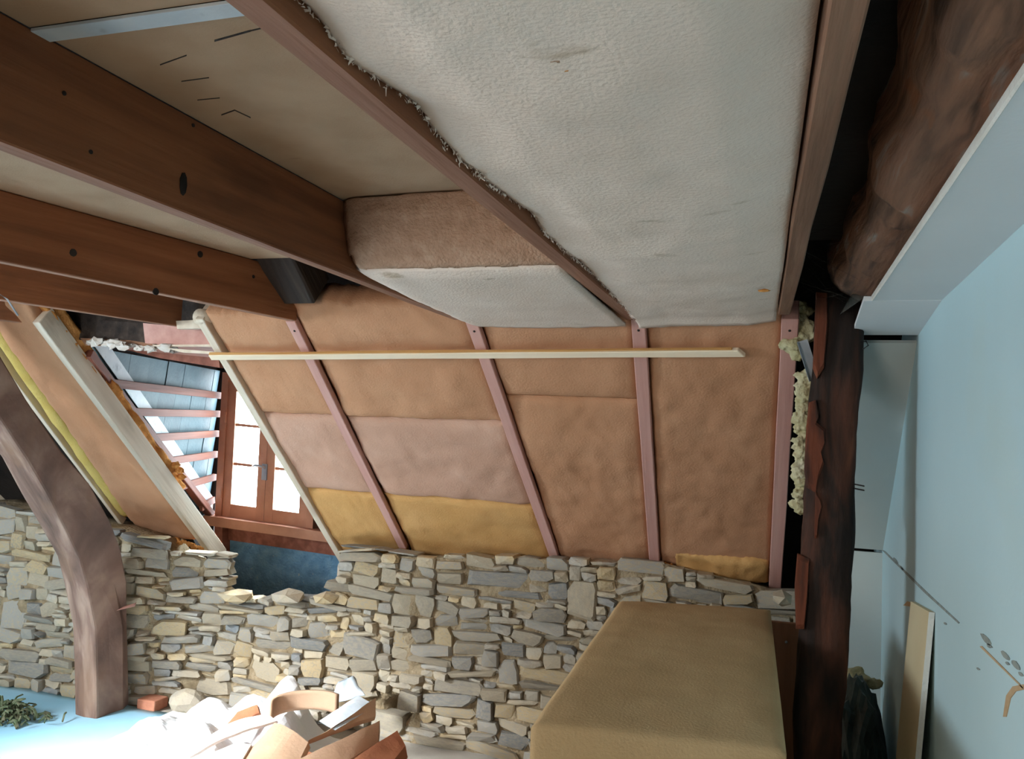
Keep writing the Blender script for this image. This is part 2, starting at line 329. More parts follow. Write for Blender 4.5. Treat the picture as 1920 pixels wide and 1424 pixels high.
def inclined(name, xa, xb, ya, za, yb, zb, t, m):
    d = V((0, yb-ya, zb-za)).normalized(); n = V((0, d.z, -d.y))*-t
    p = [V((xa, ya, za)), V((xb, ya, za)), V((xb, yb, zb)), V((xa, yb, zb))]
    return raw(name, p+[q+n for q in p], BOXF, m)
tag(inclined('wall_slope', .17, XR, 3.03, 1.952, 3.965, 1.168, .014, 'plaster_grey'), 'plasterboard sloping down behind the old post', 'wall', kind='structure')
tag(box('wall_knee', .17, XR, 3.975, 3.99, 0, 1.155, 'plaster_grey'), 'low upright plasterboard panel behind the foot of the post', 'wall', kind='structure')
# ceiling boards over everything
ce = tag(box('ceiling', -5.3, XR, -2.6, 2.7, ZC+.012, ZC+.10, 'roof_dark'), 'ceiling of brown fibreboard panels between the joists', 'ceiling', kind='structure')
def cpanel(x0, x1, y0, y1):
    o = box('panel', x0, x1, y0, y1, ZC, ZC+.011, 'fibreboard', ce); return o
cpanel(-1.166, -.55, -2.5, 1.0); cpanel(-1.166, -.55, 1.04, 2.25)
cpanel(-2.9, -1.21, -2.5, .4); cpanel(-2.9, -1.21, .403, 2.68); cpanel(-3.6, -2.903, -2.5, 2.68); cpanel(-5.2, -3.603, -2.5, 2.68); cpanel(-.5, -.03, -2.5, 2.6);
for (xa, ya, xb, yb, w) in ((402, 77, 470, 58, 3.5), (470, 58, 496, 52, 2.5), (300, 122, 350, 104, 2), (340, 153, 392, 146, 1.6), (415, 216, 440, 207, 2.2), (440, 207, 470, 221, 1.8), (370, 188, 412, 184, 1.4)):
    p = [at_z(x, y, ZC-.0006) for x, y in ((xa, ya-w*.5), (xb, yb-w*.5), (xb, yb+w*.5), (xa, ya+w*.5))]
    raw('scratch', p+[q+V((0, 0, .0009)) for q in p], BOXF, 'dark_old_wood', ce)['label'] = 'dark scratch on the fibreboard'
strip = tag(box('metal_strip', -1.164, -.551, 1.0, 1.038, ZC-.007, ZC-.001, 'zinc', bevel=.001), 'bright metal joint strip across the ceiling between two joists', 'metal strip')
# the roof above the insulation, with the dormer opening
DXL, DXR = -3.30, -2.40
def roofpiece(x0, x1, s0, s1, n0=-.30, t=.05):
    p = [slope(x0, s0, n0), slope(x1 or 0, s0, n0), slope(x1 or 0, s1, n0), slope(x0, s1, n0)]
    if x1 is None:                               # edge follows the splayed dormer cheek
        for q in p[1:3]: q.x = -3.235-.25*(q.y-3.15)-.08
    return p + [q - NIN*t for q in p]
rv, rf = [], []
for a in ((-5.3, DXL-.09, -1.3, .25), (-5.3, None, .25, 3.75), (DXR, .6, -1.3, 3.75), (DXL-.09, DXR, -1.3, .25)):
    k = len(rv); rv += roofpiece(*a); rf += [tuple(i+k for i in f) for f in BOXF]
for a in ((-5.3, .6, 2.64, 2.69, 2.318, 2.78), (.495, .6, 2.6, 6.3, 0, 2.9)):  # unseen boards added to keep sky light from leaking into the roof space
    k = len(rv); rv += boxv(*a); rf += [tuple(i+k for i in f) for f in BOXF]
tag(raw('ceiling_roof', rv, rf, 'roof_dark'), 'dark underside of the old roof above the insulation, with added closing boards', 'roof', kind='structure')
# closed gable and rear wall; frames around the roof window lamps and the added rear fill
tag(box('wall_left', -5.4, -5.3, -2.6, 6.3, 0, 2.9, 'shell'), 'pale gable wall far to the left', 'wall', kind='structure')
tag(box('wall_behind', -5.3, .6, -2.7, -2.6, 0, 2.5, 'shell'), 'pale wall behind the camera', 'wall', kind='structure')
def winframe(name, c, t, w, h, lab):
    q = (V(t)-V(c)).to_track_quat('-Z', 'Y').to_matrix().to_4x4(); q.translation = V(c)
    bm = bmesh.new()
    for (x0, x1, y0, y1) in ((-w/2-.06, -w/2, -h/2-.06, h/2+.06), (w/2, w/2+.06, -h/2-.06, h/2+.06), (-w/2, w/2, -h/2-.06, -h/2), (-w/2, w/2, h/2, h/2+.06)):
        vs = [bm.verts.new(v) for v in boxv(x0, x1, y0, y1, -.03, .05)]
        for f in BOXF: bm.faces.new([vs[i] for i in f])
    me = bpy.data.meshes.new(name); bm.to_mesh(me); bm.free(); o = link(name, me, 'window_wood'); o.matrix_world = q
    tag(o, lab, 'window', kind='structure')
winframe('window_2', SKY_C, SKY_T, 1.0, 1.1, 'wooden frame of the roof window off to the left')
winframe('rear_fill_frame', BACK_C, (-2.3, 0, 1.35), 1.5, 1.1, 'wooden frame added around the fill lamp behind the camera')

# ------------------------------------------------------------------ stone wall
def ywall(x, z=0.4):
    y = lerp(x, [(-4.8, 3.87), (-3.75, 3.90), (-3.45, 3.94), (-3.1, 4.08), (-2.2, 4.10), (-1.8, 4.05), (0.2, 4.10)])
    return y + .02*noise.noise(V((x*1.3, z*1.7, 3)))
def ztop(x):
    return lerp(x, [(-4.8, 1.05), (-3.75, .95), (-3.55, .90), (-3.12, .82), (-3.06, .68), (-2.97, .60), (-2.36, .64), (-2.24, .84), (-2.08, .92), (-1.2, .98), (-.55, 1.01), (-.15, .95), (.05, .90), (.2, .88)])
HOLE = at_y(745, 1332, 4.05)
X0, X1 = -4.8, .18
nu, nv = 200, 40
vs, fs = [], []
for j in range(nv+1):
    for i in range(nu+1):
        x = X0+(X1-X0)*i/nu; z = ztop(x)*j/nv
        d = .018 + .014*fbm(x*9, z*9, 1)
        r = math.hypot((x-HOLE.x)/.095, (z-HOLE.z)/.06)
        if r < 1: d += .25*(1-r*r)
        vs.append(V((x, ywall(x, z)+d, z)))
for j in range(nv):
    for i in range(nu):
        a = j*(nu+1)+i; fs.append((a, a+1, a+nu+2, a+nu+1))
n0 = len(vs)                                      # wall top going back, and the rear face
for i in range(nu+1):
    x = X0+(X1-X0)*i/nu
    vs.append(V((x, 4.36, lerp(x, [(-3.52, ztop(x)-.02), (-3.40, .56), (-2.34, .60), (-2.2, ztop(x)-.02)])))); vs.append(V((x, 4.78, lerp(x, [(-4.0, .7), (-3.75, .48), (-2.3, .5), (-2.1, .8)])))); vs.append(V((x, 4.78, 0)))
for i in range(nu):
    a = nv*(nu+1)+i; k = n0+3*i
    fs.append((a, a+1, k+3, k)); fs.append((k, k+3, k+4, k+1)); fs.append((k+1, k+4, k+5, k+2))
wb = tag(raw('wall_back', vs, fs, 'mortar', smooth=True), 'low rubble wall of flat grey and ochre stones', 'stone wall', kind='structure')
# stone shapes shared by all stones
tmpl = []
for k in range(26):
    out = []
    for (cx, cz, ex, ez) in ((.5, -.5, 0, 1), (.5, .5, -1, 0), (-.5, .5, 0, -1), (-.5, -.5, 1, 0)):
        c1, c2 = random.choice((.05, .12, .2, .3)), random.choice((.08, .18, .3, .42))
        j = lambda: random.uniform(-.035, .02)
        # corner cut: a point before and a point after the corner
        pa = (cx-ez*0-(ex if ex else 0)*0, cz); 
        if ez: p1 = (cx-math.copysign(c1, cx)+j(), cz+math.copysign(-j(), cz)*-1); p2 = (cx+j()*math.copysign(1, cx), cz-math.copysign(c2, cz))
        else: p1 = (cx+j()*math.copysign(1, cx), cz-math.copysign(c2, cz)); p2 = (cx-math.copysign(c1, cx)+j(), cz+j()*math.copysign(1, cz))
        if random.random() < .35: out.append(((p1[0]+p2[0]*1+cx)/3, (p1[1]+p2[1]+cz)/3))
        else: out += [p1, p2]
    out.sort(key=lambda q: math.atan2(q[1], q[0])); n = len(out)
    vv = [(x*.94, .5, z*.94) for x, z in out] + [(x, -.25, z) for x, z in out]
    q = random.uniform(.84, .95); ox, oz = random.uniform(-.03, .03), random.uniform(-.04, .04); tx, tz = random.uniform(-.3, .3), random.uniform(-.3, .3)
    vv += [(x*q+ox, -.42+x*tx+z*tz, z*q+oz) for x, z in out]; vv.append((ox, -.5, oz))
    ff = []
    for i in range(n):
        j = (i+1) % n
        ff += [(i, j, n+j, n+i), (n+i, n+j, 2*n+j, 2*n+i), (2*n+i, 2*n+j, 3*n)]
    me = bpy.data.meshes.new('stone'); me.from_pydata(vv, [], ff)
    bm = bmesh.new(); bm.from_mesh(me); bmesh.ops.recalc_face_normals(bm, faces=bm.faces); bm.to_mesh(me); bm.free()
    me.materials.append(MAT['stone']); tmpl.append(me)
RES = .01; NC = int((X1-X0)/RES); sky = [0.0]*NC; top = [ztop(X0+(i+.5)*RES) for i in range(NC)]
rects = []
rng = random.Random(21)
while True:
    cand = [i for i in range(NC) if sky[i] < top[i]-.012]
    if not cand: break
    i = min(cand, key=lambda c: (round(sky[c], 3), rng.random())); h0 = sky[i]
    a = i
    while a > 0 and abs(sky[a-1]-h0) < .017: a -= 1
    b = i
    while b < NC-1 and abs(sky[b+1]-h0) < .017: b += 1
    run = b-a+1
    xx = X0+a*RES
    thin = 1.0 if not (-3.5 < xx < -3.05) else .62      # thin slates in the return beside the old beam
    w = int(max(5, min(36, rng.lognormvariate(math.log(15.5), .5))))
    if run-w < 6: w = run if run <= 30 else run//2
    h = max(.022, min(.10, rng.lognormvariate(math.log(.046 if w > 8 else .036), .42)))*thin
    if rng.random() < .12 and 9 < w < 26: h *= 1.8
    if w <= 5: h = max(.02, min(.05, min([sky[k] for k in (a-1, b+1) if 0 <= k < NC] or [h0+.03])-h0+.004))
    s0 = a if rng.random() < .5 else b-w+1
    base = max(sky[s0:s0+w]); tcap = max(top[s0:s0+w])
    if base+h > tcap+.02: h = max(.014, tcap+.012-base)
    for k in range(s0, s0+w): sky[k] = base+h
    rects.append((X0+s0*RES, X0+(s0+w)*RES, base, base+h))
rects.sort(key=lambda r: -(r[1]-r[0])*(r[3]-r[2]))
big, small = [], []
for r in rects:
    cx, cz = (r[0]+r[1])/2, (r[2]+r[3])/2
    if math.hypot((cx-HOLE.x)/.115, (cz-HOLE.z)/.075) < 1: continue
    (big if len(big) < 296 and (r[3]-r[2]) > .018 else small).append(r)
def stone_mx(r):
    cx, cz = (r[0]+r[1])/2, (r[2]+r[3])/2; w, h = (r[1]-r[0])*rng.uniform(.98, 1.06), (r[3]-r[2])*rng.uniform(.98, 1.10)
    d = rng.uniform(.07, .12); y = ywall(cx, cz)+rng.uniform(-.022, .020)+d*.35
    s = -1 if rng.random() < .5 else 1; s2 = -1 if rng.random() < .5 else 1
    slant = (ywall(cx+.05, cz)-ywall(cx-.05, cz))/.1
    return Matrix.Translation((cx, y, cz)) @ Matrix.Rotation(math.atan(slant), 4, 'Z') @ Matrix.Rotation(math.radians(rng.gauss(0, 4.5)), 4, 'Y') @ Matrix.Diagonal((w*s, d, h*s2, 1))
bpy.context.view_layer.update()
wi = wb.matrix_world.inverted()
for r in big:
    o = bpy.data.objects.new('stone', rng.choice(tmpl)); COL.objects.link(o); o.parent = wb; o.matrix_local = wi @ stone_mx(r)
vs, fs = [], []
for r in small:
    me = rng.choice(tmpl); M_ = wi @ stone_mx(r); k = len(vs); flip = M_.determinant() < 0
    vs += [M_ @ v.co for v in me.vertices]; fs += [tuple((i+k) for i in (reversed(p.vertices) if flip else p.vertices)) for p in me.polygons]
me = bpy.data.meshes.new('small_stones'); me.from_pydata(vs, [], fs); o = link('small_stones', me, 'stone', wb); o['kind'] = 'stuff'
# loose stones lying on the lowered wall top under the window
def lump(name, c, sx, sy, sz, m, parent=None, rot=0, seed=0, sub=2, rough=.18, fr=1.6, smooth=False):
    bm = bmesh.new(); bmesh.ops.create_icosphere(bm, subdivisions=sub, radius=1)
    for v in bm.verts:
        p = v.co.copy(); k = 1+rough*fbm(p.x*fr+seed*7.3, p.y*fr, p.z*fr, 3)
        v.co = V((p.x*sx*k, p.y*sy*k, p.z*sz*k))
    bmesh.ops.rotate(bm, verts=bm.verts, matrix=Matrix.Rotation(rot, 3, 'Y'))
    zmin = min(v.co.z for v in bm.verts)
    me = bpy.data.meshes.new(name); bm.to_mesh(me); bm.free()
    o = link(name, me, m, parent, None, smooth); o.location = V(c) if parent is None else V(c)-parent.location; return o
for k, (px, py, y, a, b, lab) in enumerate([(446, 1119, 4.07, .11, .042, 'large flat tan stone on the low wall top below the window left end'), (542, 1119, 4.08, .10, .042, 'ochre block stone on the low wall top below the window'),
        (612, 1122, 4.08, .085, .038, 'grey flat stone on the low wall top right below the window'), (1466, 1122, 3.92, .05, .035, 'rounded grey stone wedged between insulation block and post')]):
    c = at_y(px, py, y); tag(lump('loose_stone', c, a, .09, b, 'stone', rot=random.uniform(-.1, .1), seed=k, sub=1, rough=.3), lab, 'stone', 'loose stones on the wall')
tag(lump('river_stone', at_z(350, 1316, .06), .115, .07, .07, 'stone', rot=-.15, seed=8, rough=.15), 'smooth oval grey stone at the wall foot behind the white plastic', 'stone')
b_ = at_z(287, 1330, 0); tag(box('brick', b_.x-.07, b_.x+.05, b_.y-.05, b_.y+.06, 0, .06, 'brick', bevel=.008), 'broken pink brick on the floor beside the bowed beam', 'brick')

# ------------------------------------------------------------------ ceiling joists
def joist(name, pr0, pr1, w, h, m, lab, y0=-2.4, jit=.002, anchor=1):
    """pr0, pr1: two points (x,y) of the lower right edge"""
    d = (pr1[0]-pr0[0])/(pr1[1]-pr0[1]); xs = pr1[0]+(y0-pr1[1])*d
    o = beam(name, (xs, y0, ZJ), (pr1[0], pr1[1], ZJ), w, h, m, ax=anchor, az=-1, jit=jit, seg=14)
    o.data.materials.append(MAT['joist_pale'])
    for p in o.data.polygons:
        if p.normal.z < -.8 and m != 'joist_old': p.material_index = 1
    tag(o, lab, 'joist', 'ceiling joists'); return o
JL = {}
JL['J4'] = joist('ceiling_joist', (.093, .0), (.003, 2.83), .038, .17, 'joist_old', 'weathered brown ceiling joist along the right edge of the white insulation', jit=.003)
JL['J3'] = joist('ceiling_joist', (-.498, .0), (-.505, 2.93), .044, .197, 'joist_wood', 'ceiling joist with torn white insulation along its side')
JL['J2'] = joist('ceiling_joist', (-1.166, .0), (-1.160, 2.93), .042, .197, 'joist_wood', 'deep brown joist with a dark crack, left of the hanging batt')
JL['J1'] = joist('ceiling_joist', (-2.085, 1.754), (-1.888, 2.94), .042, .197, 'joist_wood', 'brown joist with three black bolt holes')
JL['J0'] = joist('ceiling_joist', (-2.793, 2.363), (-2.60, 3.12), .042, .195, 'joist_wood', 'short-looking brown joist ending above the dormer', y0=-2.0)
JL['Jm'] = joist('ceiling_joist', (-3.404, 2.888), (-3.27, 3.34), .042, .19, 'joist_wood', 'leftmost brown joist above the yellow-edged insulation', y0=-1.6)
def joist_spot(J, pts, r, lab, name='bolt_hole', dz=1.0):
    o = JL[J]; inv = o.matrix_world.inverted(); fx = None
    for (px, py) in pts:
        # intersect the view ray with the joist's right face (local x = 0)
        e_ = inv @ EYE; d_ = inv.to_3x3() @ ray(px, py); t = -e_.x/d_.x; p = e_+d_*t
        n = 9; vs = [V((.0015, p.y+math.cos(k/n*6.283)*r*(1+.2*noise.noise(V((k*1.7, px, 0)))), p.z+math.sin(k/n*6.283)*r*dz)) for k in range(n)]
        me = bpy.data.meshes.new(name); me.from_pydata(vs+[v-V((.003, 0, 0)) for v in vs], [], [tuple(range(n)), tuple(range(n, 2*n))[::-1]]+[(k, (k+1) % n, n+(k+1) % n, n+k) for k in range(n)])
        q = link(name, me, 'iron', o); q['label'] = lab
bpy.context.view_layer.update()
joist_spot('J1', [(137, 474), (375, 477), (292, 547)], .012, 'black bolt hole')
joist_spot('J1', [(475, 519), (527, 541)], .007, 'small dark nail hole', 'nail_hole')
joist_spot('J2', [(343, 345)], .011, 'dark slanting crack', 'crack', 2.2)
joist_spot('J2', [(362, 235), (120, 175), (170, 285), (508, 293)], .004, 'small dark nail hole', 'nail_hole')

# ------------------------------------------------------------------ rafters on the slope
def rafter(xt, yt, xb, yb, w, d, m, lab, name='rafter', s_up=0.0, n=.004):
    st, sb = s_of_y(yt)-s_up, s_of_y(yb)
    o = beam(name, slope(xt, st, n), slope(xb, sb, n), w, d, m, up=NIN, az=1, jit=.002, seg=12)
    return tag(o, lab, 'rafter', 'sloping rafters')
R0 = rafter(-2.362, 2.955, -2.42, 4.47, .042, .10, 'white_timber', 'pale rafter edging the dormer opening on its right', s_up=.02)
R1 = rafter(-1.925, 2.95, -1.965, 4.215, .046, .03, 'pink_timber', 'pinkish rafter strip nearest the dormer', s_up=.0)
R2 = rafter(-1.140, 2.95, -1.108, 4.20, .048, .03, 'pink_timber', 'pinkish rafter strip second from the dormer')
R3 = rafter(-.508, 2.945, -.600, 4.19, .050, .03, 'pink_timber', 'pinkish rafter strip second from the old post')
R4 = rafter(.003, 2.945, -.040, 4.26, .056, .10, 'pink_timber', 'pinkish rafter beside the dark gap and the post')
RM1 = rafter(-3.262, 2.975, -3.365, 4.50, .040, .105, 'white_timber', 'whitish rafter lit by the dormer window on its left side', s_up=.03)
RM2 = rafter(-3.655, 3.08, -3.875, 4.23, .028, .05, 'white_timber', 'thin whitish batten beside the bowed beam', s_up=.25)
for R_ in (R1, R2, R3, R4):                          # a nail near each top
    t = tube('nail', [R_.matrix_world @ V((0, .05, .0)), R_.matrix_world @ V((0, .05, .002))], .005, 'iron'); 
    t.parent = R_; t.matrix_parent_inverse = R_.matrix_world.inverted()

# ------------------------------------------------------------------ insulation on the slope
def xr(t, b): return lambda s: t+(b-t)*s/1.66
XL = {0: xr(-2.362, -2.425), 1: xr(-1.925, -1.965), 2: xr(-1.140, -1.108), 3: xr(-.508, -.602), 4: xr(.003, -.040), -1: xr(-3.262, -3.38), -2: xr(-3.64, -3.89)}
def batt(a, b, s0, s1, m, lab, n=-.012, t=.10, group='insulation batts on the slope', ga=.021, gb=.021, **k):
    def P(u, v):
        s = s0+(s1-s0)*v; xa, xb = XL[a](s)+ga, XL[b](s)-gb
        return slope(xa+(xb-xa)*u, s, n), NIN
    L_ = s1-s0
    o = slab('insulation_batt', P, t, m, nu=34, nv=max(8, int(L_*44)), **k)
    return tag(o, lab, 'insulation', group)
sj1, sj2, sj3, sj4 = s_of_y(3.42), s_of_y(3.87), s_of_y(3.29), s_of_y(4.08)
batt(0, 1, -.035, sj1-.003, 'insul_tan', 'tan batt at the top of the bay beside the dormer', rag=(0, 0, .02, .006))
batt(0, 1, sj1, sj2-.002, 'insul_pink', 'pinkish batt in the middle of the bay beside the dormer')
batt(0, 1, sj2, 1.80, 'insul_yellow', 'yellowish batt at the bottom of the bay beside the dormer', rag=(0, 0, 0, .05), amp=.012)
batt(1, 2, -.085, sj1-.002, 'insul_tan', 'tan batt at the top of the second bay from the dormer', rag=(0, 0, .02, .006), amp=.012)
batt(1, 2, sj1, sj2-.002, 'insul_pink', 'pinkish dimpled batt in the middle of the second bay', amp=.013)
batt(1, 2, sj2, 1.78, 'insul_yellow', 'yellowish batt at the bottom of the second bay', rag=(0, 0, 0, .04), amp=.011)
batt(2, 3, -.05, sj3-.002, 'insul_tan', 'tan batt at the top of the third bay under the light batten')
batt(2, 3, sj3, 1.72, 'insul_tan', 'long tan batt filling most of the third bay', rag=(0, 0, 0, .03), amp=.011)
batt(3, 4, -.06, 1.72, 'insul_tan', 'long brownish tan batt in the bay next to the post', rag=(0, 0, .02, .015), amp=.01)
batt(3, 4, sj4-.004, 1.70, 'insul_yellow', 'small crumpled batt piece at the bottom of the last bay', n=.012, t=.02, ga=.09, gb=.03, amp=.022, rag=(.05, 0, .08, .05))
batt(-2, -1, -.10, 1.84, 'insul_tan', 'tan batt left of the dormer opening', ga=.07, rag=(0, 0, 0, .03), pillow=.02)
# yellow rolled edge of that batt, and its torn lower end
def P(u, v):
    s = -.30+1.93*v; xa = XL[-2](s)+.012
    return slope(xa+.10*u, s, -.022+.016*math.sin(u*math.pi)), NIN
o = slab('batt_edge', P, .08, 'insul_lemon', nu=10, nv=60, amp=.006, pillow=.012); tag(o, 'yellow curled edge of the batt beside the thin batten', 'insulation', 'insulation batts on the slope')
def torn(pts, n, r, m, lab, seed=0, grp='torn insulation scraps'):
    rr = random.Random(seed); vs, fs = [], []
    for i in range(n):
        t = i/max(1, n-1)*(len(pts)-1); k = min(int(t), len(pts)-2); c = pts[k].lerp(pts[k+1], t-k)
        c = c + V((rr.uniform(-1, 1), rr.uniform(-.5, .5), rr.uniform(-1, 1)))*r*.6
        bm = bmesh.new(); bmesh.ops.create_icosphere(bm, subdivisions=2, radius=1); q = r*rr.uniform(.45, 1.15); off = rr.random()*50
        k0 = len(vs)
        for v in bm.verts:
            p = v.co; f_ = 1+.65*fbm(p.x*2.2+off, p.y*2.2, p.z*2.2, 3); vs.append(c+V((p.x*1.3, p.y*.7, p.z*.8))*q*f_)
        fs += [tuple(v.index+k0 for v in f.verts) for f in bm.faces]; bm.free()
    o = raw('insulation_scrap', vs, fs, m, smooth=True)
    md = o.modifiers.new('merge', 'REMESH'); md.mode = 'VOXEL'; md.voxel_size = max(.0028, r*.16); md.use_smooth_shade = True
    dg = bpy.context.evaluated_depsgraph_get(); me = bpy.data.meshes.new_from_object(o.evaluated_get(dg)); o.modifiers.clear()
    bm = bmesh.new(); bm.from_mesh(me)
    isl = []; seen = set()                         # keep the largest connected body
    for v in bm.verts:
        if v.index in seen: continue
        st = [v]; seen.add(v.index); cur = []
        while st:
            q = st.pop(); cur.append(q)
            for e in q.link_edges:
                w = e.other_vert(q)
                if w.index not in seen: seen.add(w.index); st.append(w)
        isl.append(cur)
    isl.sort(key=len); 
    for cur in isl[:-1]: bmesh.ops.delete(bm, geom=cur, context='VERTS')
    for v in bm.verts:
        p = v.co*(1/r); v.co += v.normal*r*.2*fbm(p.x*1.6, p.y*1.6, p.z*1.6, 4)
    bm.to_mesh(me); bm.free(); o.data = me
    for p in me.polygons: p.use_smooth = True
    return tag(o, lab, 'insulation', grp)
def sp(px, py): # a point of the slope surface seen at a pixel
    r = ray(px, py); p0 = slope(0, 0, .005); t = (p0-EYE).dot(NIN)/r.dot(NIN); return EYE+r*t
torn([sp(250, 1004), sp(300, 1008), sp(340, 1016), sp(380, 1030)], 30, .019, 'insul_edge', 'torn tan insulation fringe on the wall left of the dormer', 3)
torn([sp(650, 1055), sp(680, 1052), sp(705, 1045)], 14, .02, 'insul_edge', 'torn tan insulation at the foot of the dormer rafter', 4)
torn([sp(660, 1068), at_y(664, 1085, 4.3), at_y(668, 1100, 4.25)], 7, .026, 'insul_yellow', 'yellow foam-like tuft hanging between rafter foot and stones', 5)
torn([sp(752, 1030), sp(768, 1036), sp(780, 1042)], 6, .012, 'insul_edge', 'small torn tuft under the first pink rafter strip', 6)
torn([sp(1225, 1058), sp(1245, 1060), sp(1260, 1062)], 6, .014, 'insul_edge', 'small torn tuft under the third pink rafter strip', 7)
# long light batten nailed across the rafters
b0, b1 = sp(398, 664), sp(1392, 655)
BT = beam('cross_batten', b0+NIN*.004, b1+NIN*.004, .030, .022, 'yellow_timber', up=NIN, az=-1, jit=.0022, seg=24, chop=.012)
tag(BT, 'long light yellow batten nailed across the rafters', 'batten')
bk = beam('bark_edge', b0+NIN*.016-DS*.017, b0.lerp(b1, .985)+NIN*.016-DS*.017, .006, .014, 'insul_yellow', up=NIN, jit=.004, seg=40); bk.parent = BT; bk.matrix_parent_inverse = BT.matrix_world.inverted(); bk['label'] = 'rough wane along the upper edge'

# ------------------------------------------------------------------ white insulation on the flat ceiling
edge_pts = [(-3, 2.04), (.6, 2.05), (.77, 2.048), (.85, 2.033), (.96, 2.042), (1.03, 2.052), (1.13, 2.032), (1.24, 2.027), (1.36, 2.030), (1.59, 2.050), (1.70, 2.030), (2.23, 2.034), (2.60, 2.016), (2.8, 2.006), (3.1, 2.0)]
def P(u, v):
    y = -1.2+4.14*v; x = -.502+(.0+.50-.024-.016*max(0, (2.0-y))/2*0)*u
    xr_ = .093-.0318*y - .042
    x = -.503+(xr_+.503)*u
    ze = lerp(y, edge_pts); zr = ZJ+.012+.012*max(0, 2.2-y)
    w = min(1, u*4); z = ze*(1-w)+(ZJ+.004)*w; w2 = max(0, (u-.8)/.2); z = z*(1-w2)+zr*w2 - .010*math.sin(u*math.pi)
    if y > 2.85: z -= (y-2.85)*.2
    return V((x, y, z)), V((0, 0, -1))
wi_ = slab('ceiling_insulation', P, .12, 'insul_white', nu=40, nv=150, amp=.0055, freq=4, edge=.0, pillow=.001, rag=(.012, .0, 0, 0)); tag(wi_, 'large white fuzzy insulation blanket on the ceiling', 'insulation')
# torn fibres hanging along the joist
vs, fs = [], []
rr = random.Random(5)
for k in range(1500):
    y = rr.uniform(.45, 2.85); z = lerp(y, edge_pts)-.002; x = -.500+rr.uniform(-.001, .006)
    a = V((x, y, z+rr.uniform(-.004, .012))); d = V((rr.uniform(-.002, .007), rr.uniform(-.008, .008), rr.uniform(-.009, .004)))*rr.uniform(.3, 1.1)*(1+1.2*max(0, noise.noise(V((y*9, 0, 0))))); w = V((0, rr.uniform(.001, .004), rr.uniform(-.003, .003)))
    n_ = len(vs); vs += [a-w, a+w, a+d+w*.4, a+d-w*.3+V((0, 0, .001))]; fs.append((n_, n_+1, n_+2, n_+3))
me = bpy.data.meshes.new('torn_fibres'); me.from_pydata([v-wi_.location for v in vs], [], fs); o = link('torn_fibres', me, 'insul_white', wi_); o['kind'] = 'stuff'; o['label'] = 'torn white fibres hanging along the joist'
for (px, py, a, b, m_, lab) in ((1432, 545, .016, .007, 'insul_edge', 'torn orange-brown nick'), (1040, 112, .012, .006, 'fibre_end', 'small frayed tear'), (1060, 128, .006, .003, 'insul_edge', 'small brown hole')):
    lump('tear', at_z(px, py, ZJ-.003), a, b, .004, m_, wi_, seed=px, rough=.5)['label'] = lab
# hanging batt between the two middle joists: cut end, curved belly, white underside
def prof(v):                                  # v 0..1 : from the ceiling down the cut end, then away along the underside
    pts = [(0, 1.985, ZC-.004), (.12, 1.992, 2.165), (.28, 2.02, 2.085), (.36, 2.05, 2.045), (.42, 2.10, 2.026), (.6, 2.4, 2.014), (.8, 2.68, 2.008), (1, 2.96, 2.004)]
    return lerp(v, [(a, b) for a, b, c in pts]), lerp(v, [(a, c) for a, b, c in pts])
def mk(v0, v1, m, name, parent, nv):
    vs, fs = [], []; nu = 24
    for j in range(nv+1):
        for i in range(nu+1):
            v = v0+(v1-v0)*j/nv; u = i/nu; y, z = prof(v)
            bow = math.sin(u*math.pi); rnd = (max(0, .08-u)/.08)**2
            y += -.03*bow*(1-min(1, abs(v-.25)*2))+ (.02 if v < .4 else 0)*rnd; z += -.006*bow*(v > .3)+.02*rnd*(v > .3)
            f_ = .003*fbm(u*9, v*14, 2)
            vs.append(V((-1.158+(.605)*u, y+f_, z+f_)))
    for j in range(nv):
        for i in range(nu): a = j*(nu+1)+i; fs.append((a, a+1, a+nu+2, a+nu+1))
    o = raw(name, vs, fs, m, parent, True); md = o.modifiers.new('t', 'SOLIDIFY'); md.thickness = .012; md.offset = -1 if False else 0; return o
hb = empty('hanging_batt', (-.85, 2.4, ZJ)); tag(hb, 'insulation batt wedged between two joists with its rough cut end showing', 'insulation')
mk(0, .375, 'fibre_end', 'cut_end', hb, 24)['label'] = 'rough pinkish cut end'; mk(.372, 1, 'insul_white', 'underside', hb, 30)['label'] = 'white facing'

# ------------------------------------------------------------------ void above the slope, old timbers
o = beam('old_rafter', slope(-1.85, -.095, .01), slope(-1.85, -1.1, .01), .165, .16, 'dark_old_wood', up=NIN, az=1, jit=.006, seg=8, bevel=.008); tag(o, 'dark old rafter stub in the black gap above the insulation', 'timber')
o = beam('old_rafter', V((-3.26, 3.42, 2.03)), V((-3.26, 2.6, 2.72)), .12, .12, 'dark_old_wood', up=NIN, jit=.008, seg=8, bevel=.008); tag(o, 'dark old rafter end above the left side of the dormer', 'timber')

# ------------------------------------------------------------------ dormer
CA, CB = V((-3.235, 3.15, 0)), V((-3.655, 4.83, 0)); CD = (CB-CA).normalized(); CN = V((CD.y, -CD.x, 0))    # left cheek line, normal to the room
def ck(t, z, n=0): return CA+CD*t+CN*n+V((0, 0, z))
CL = (CB-CA).length
def on_cheek(px, py, n=0):
    r = ray(px, py); p0 = CA+CN*n; t = (p0-EYE).dot(CN)/r.dot(CN); p = EYE+r*t; return (p-CA).dot(CD), p.z
chk = raw('wall_dormer', [ck(-.1, .55, -.05), ck(CL+.1, .55, -.05), ck(CL+.1, 2.1, -.05), ck(-.1, 2.1, -.05), ck(-.1, .55, -.09), ck(CL+.1, .55, -.09), ck(CL+.1, 2.1, -.09), ck(-.1, 2.1, -.09)], BOXF, 'roof_dark')
clip_slope(chk, -.17)
tag(chk, 'left cheek of the dormer clad in blue-grey slates', 'dormer cheek', kind='structure')
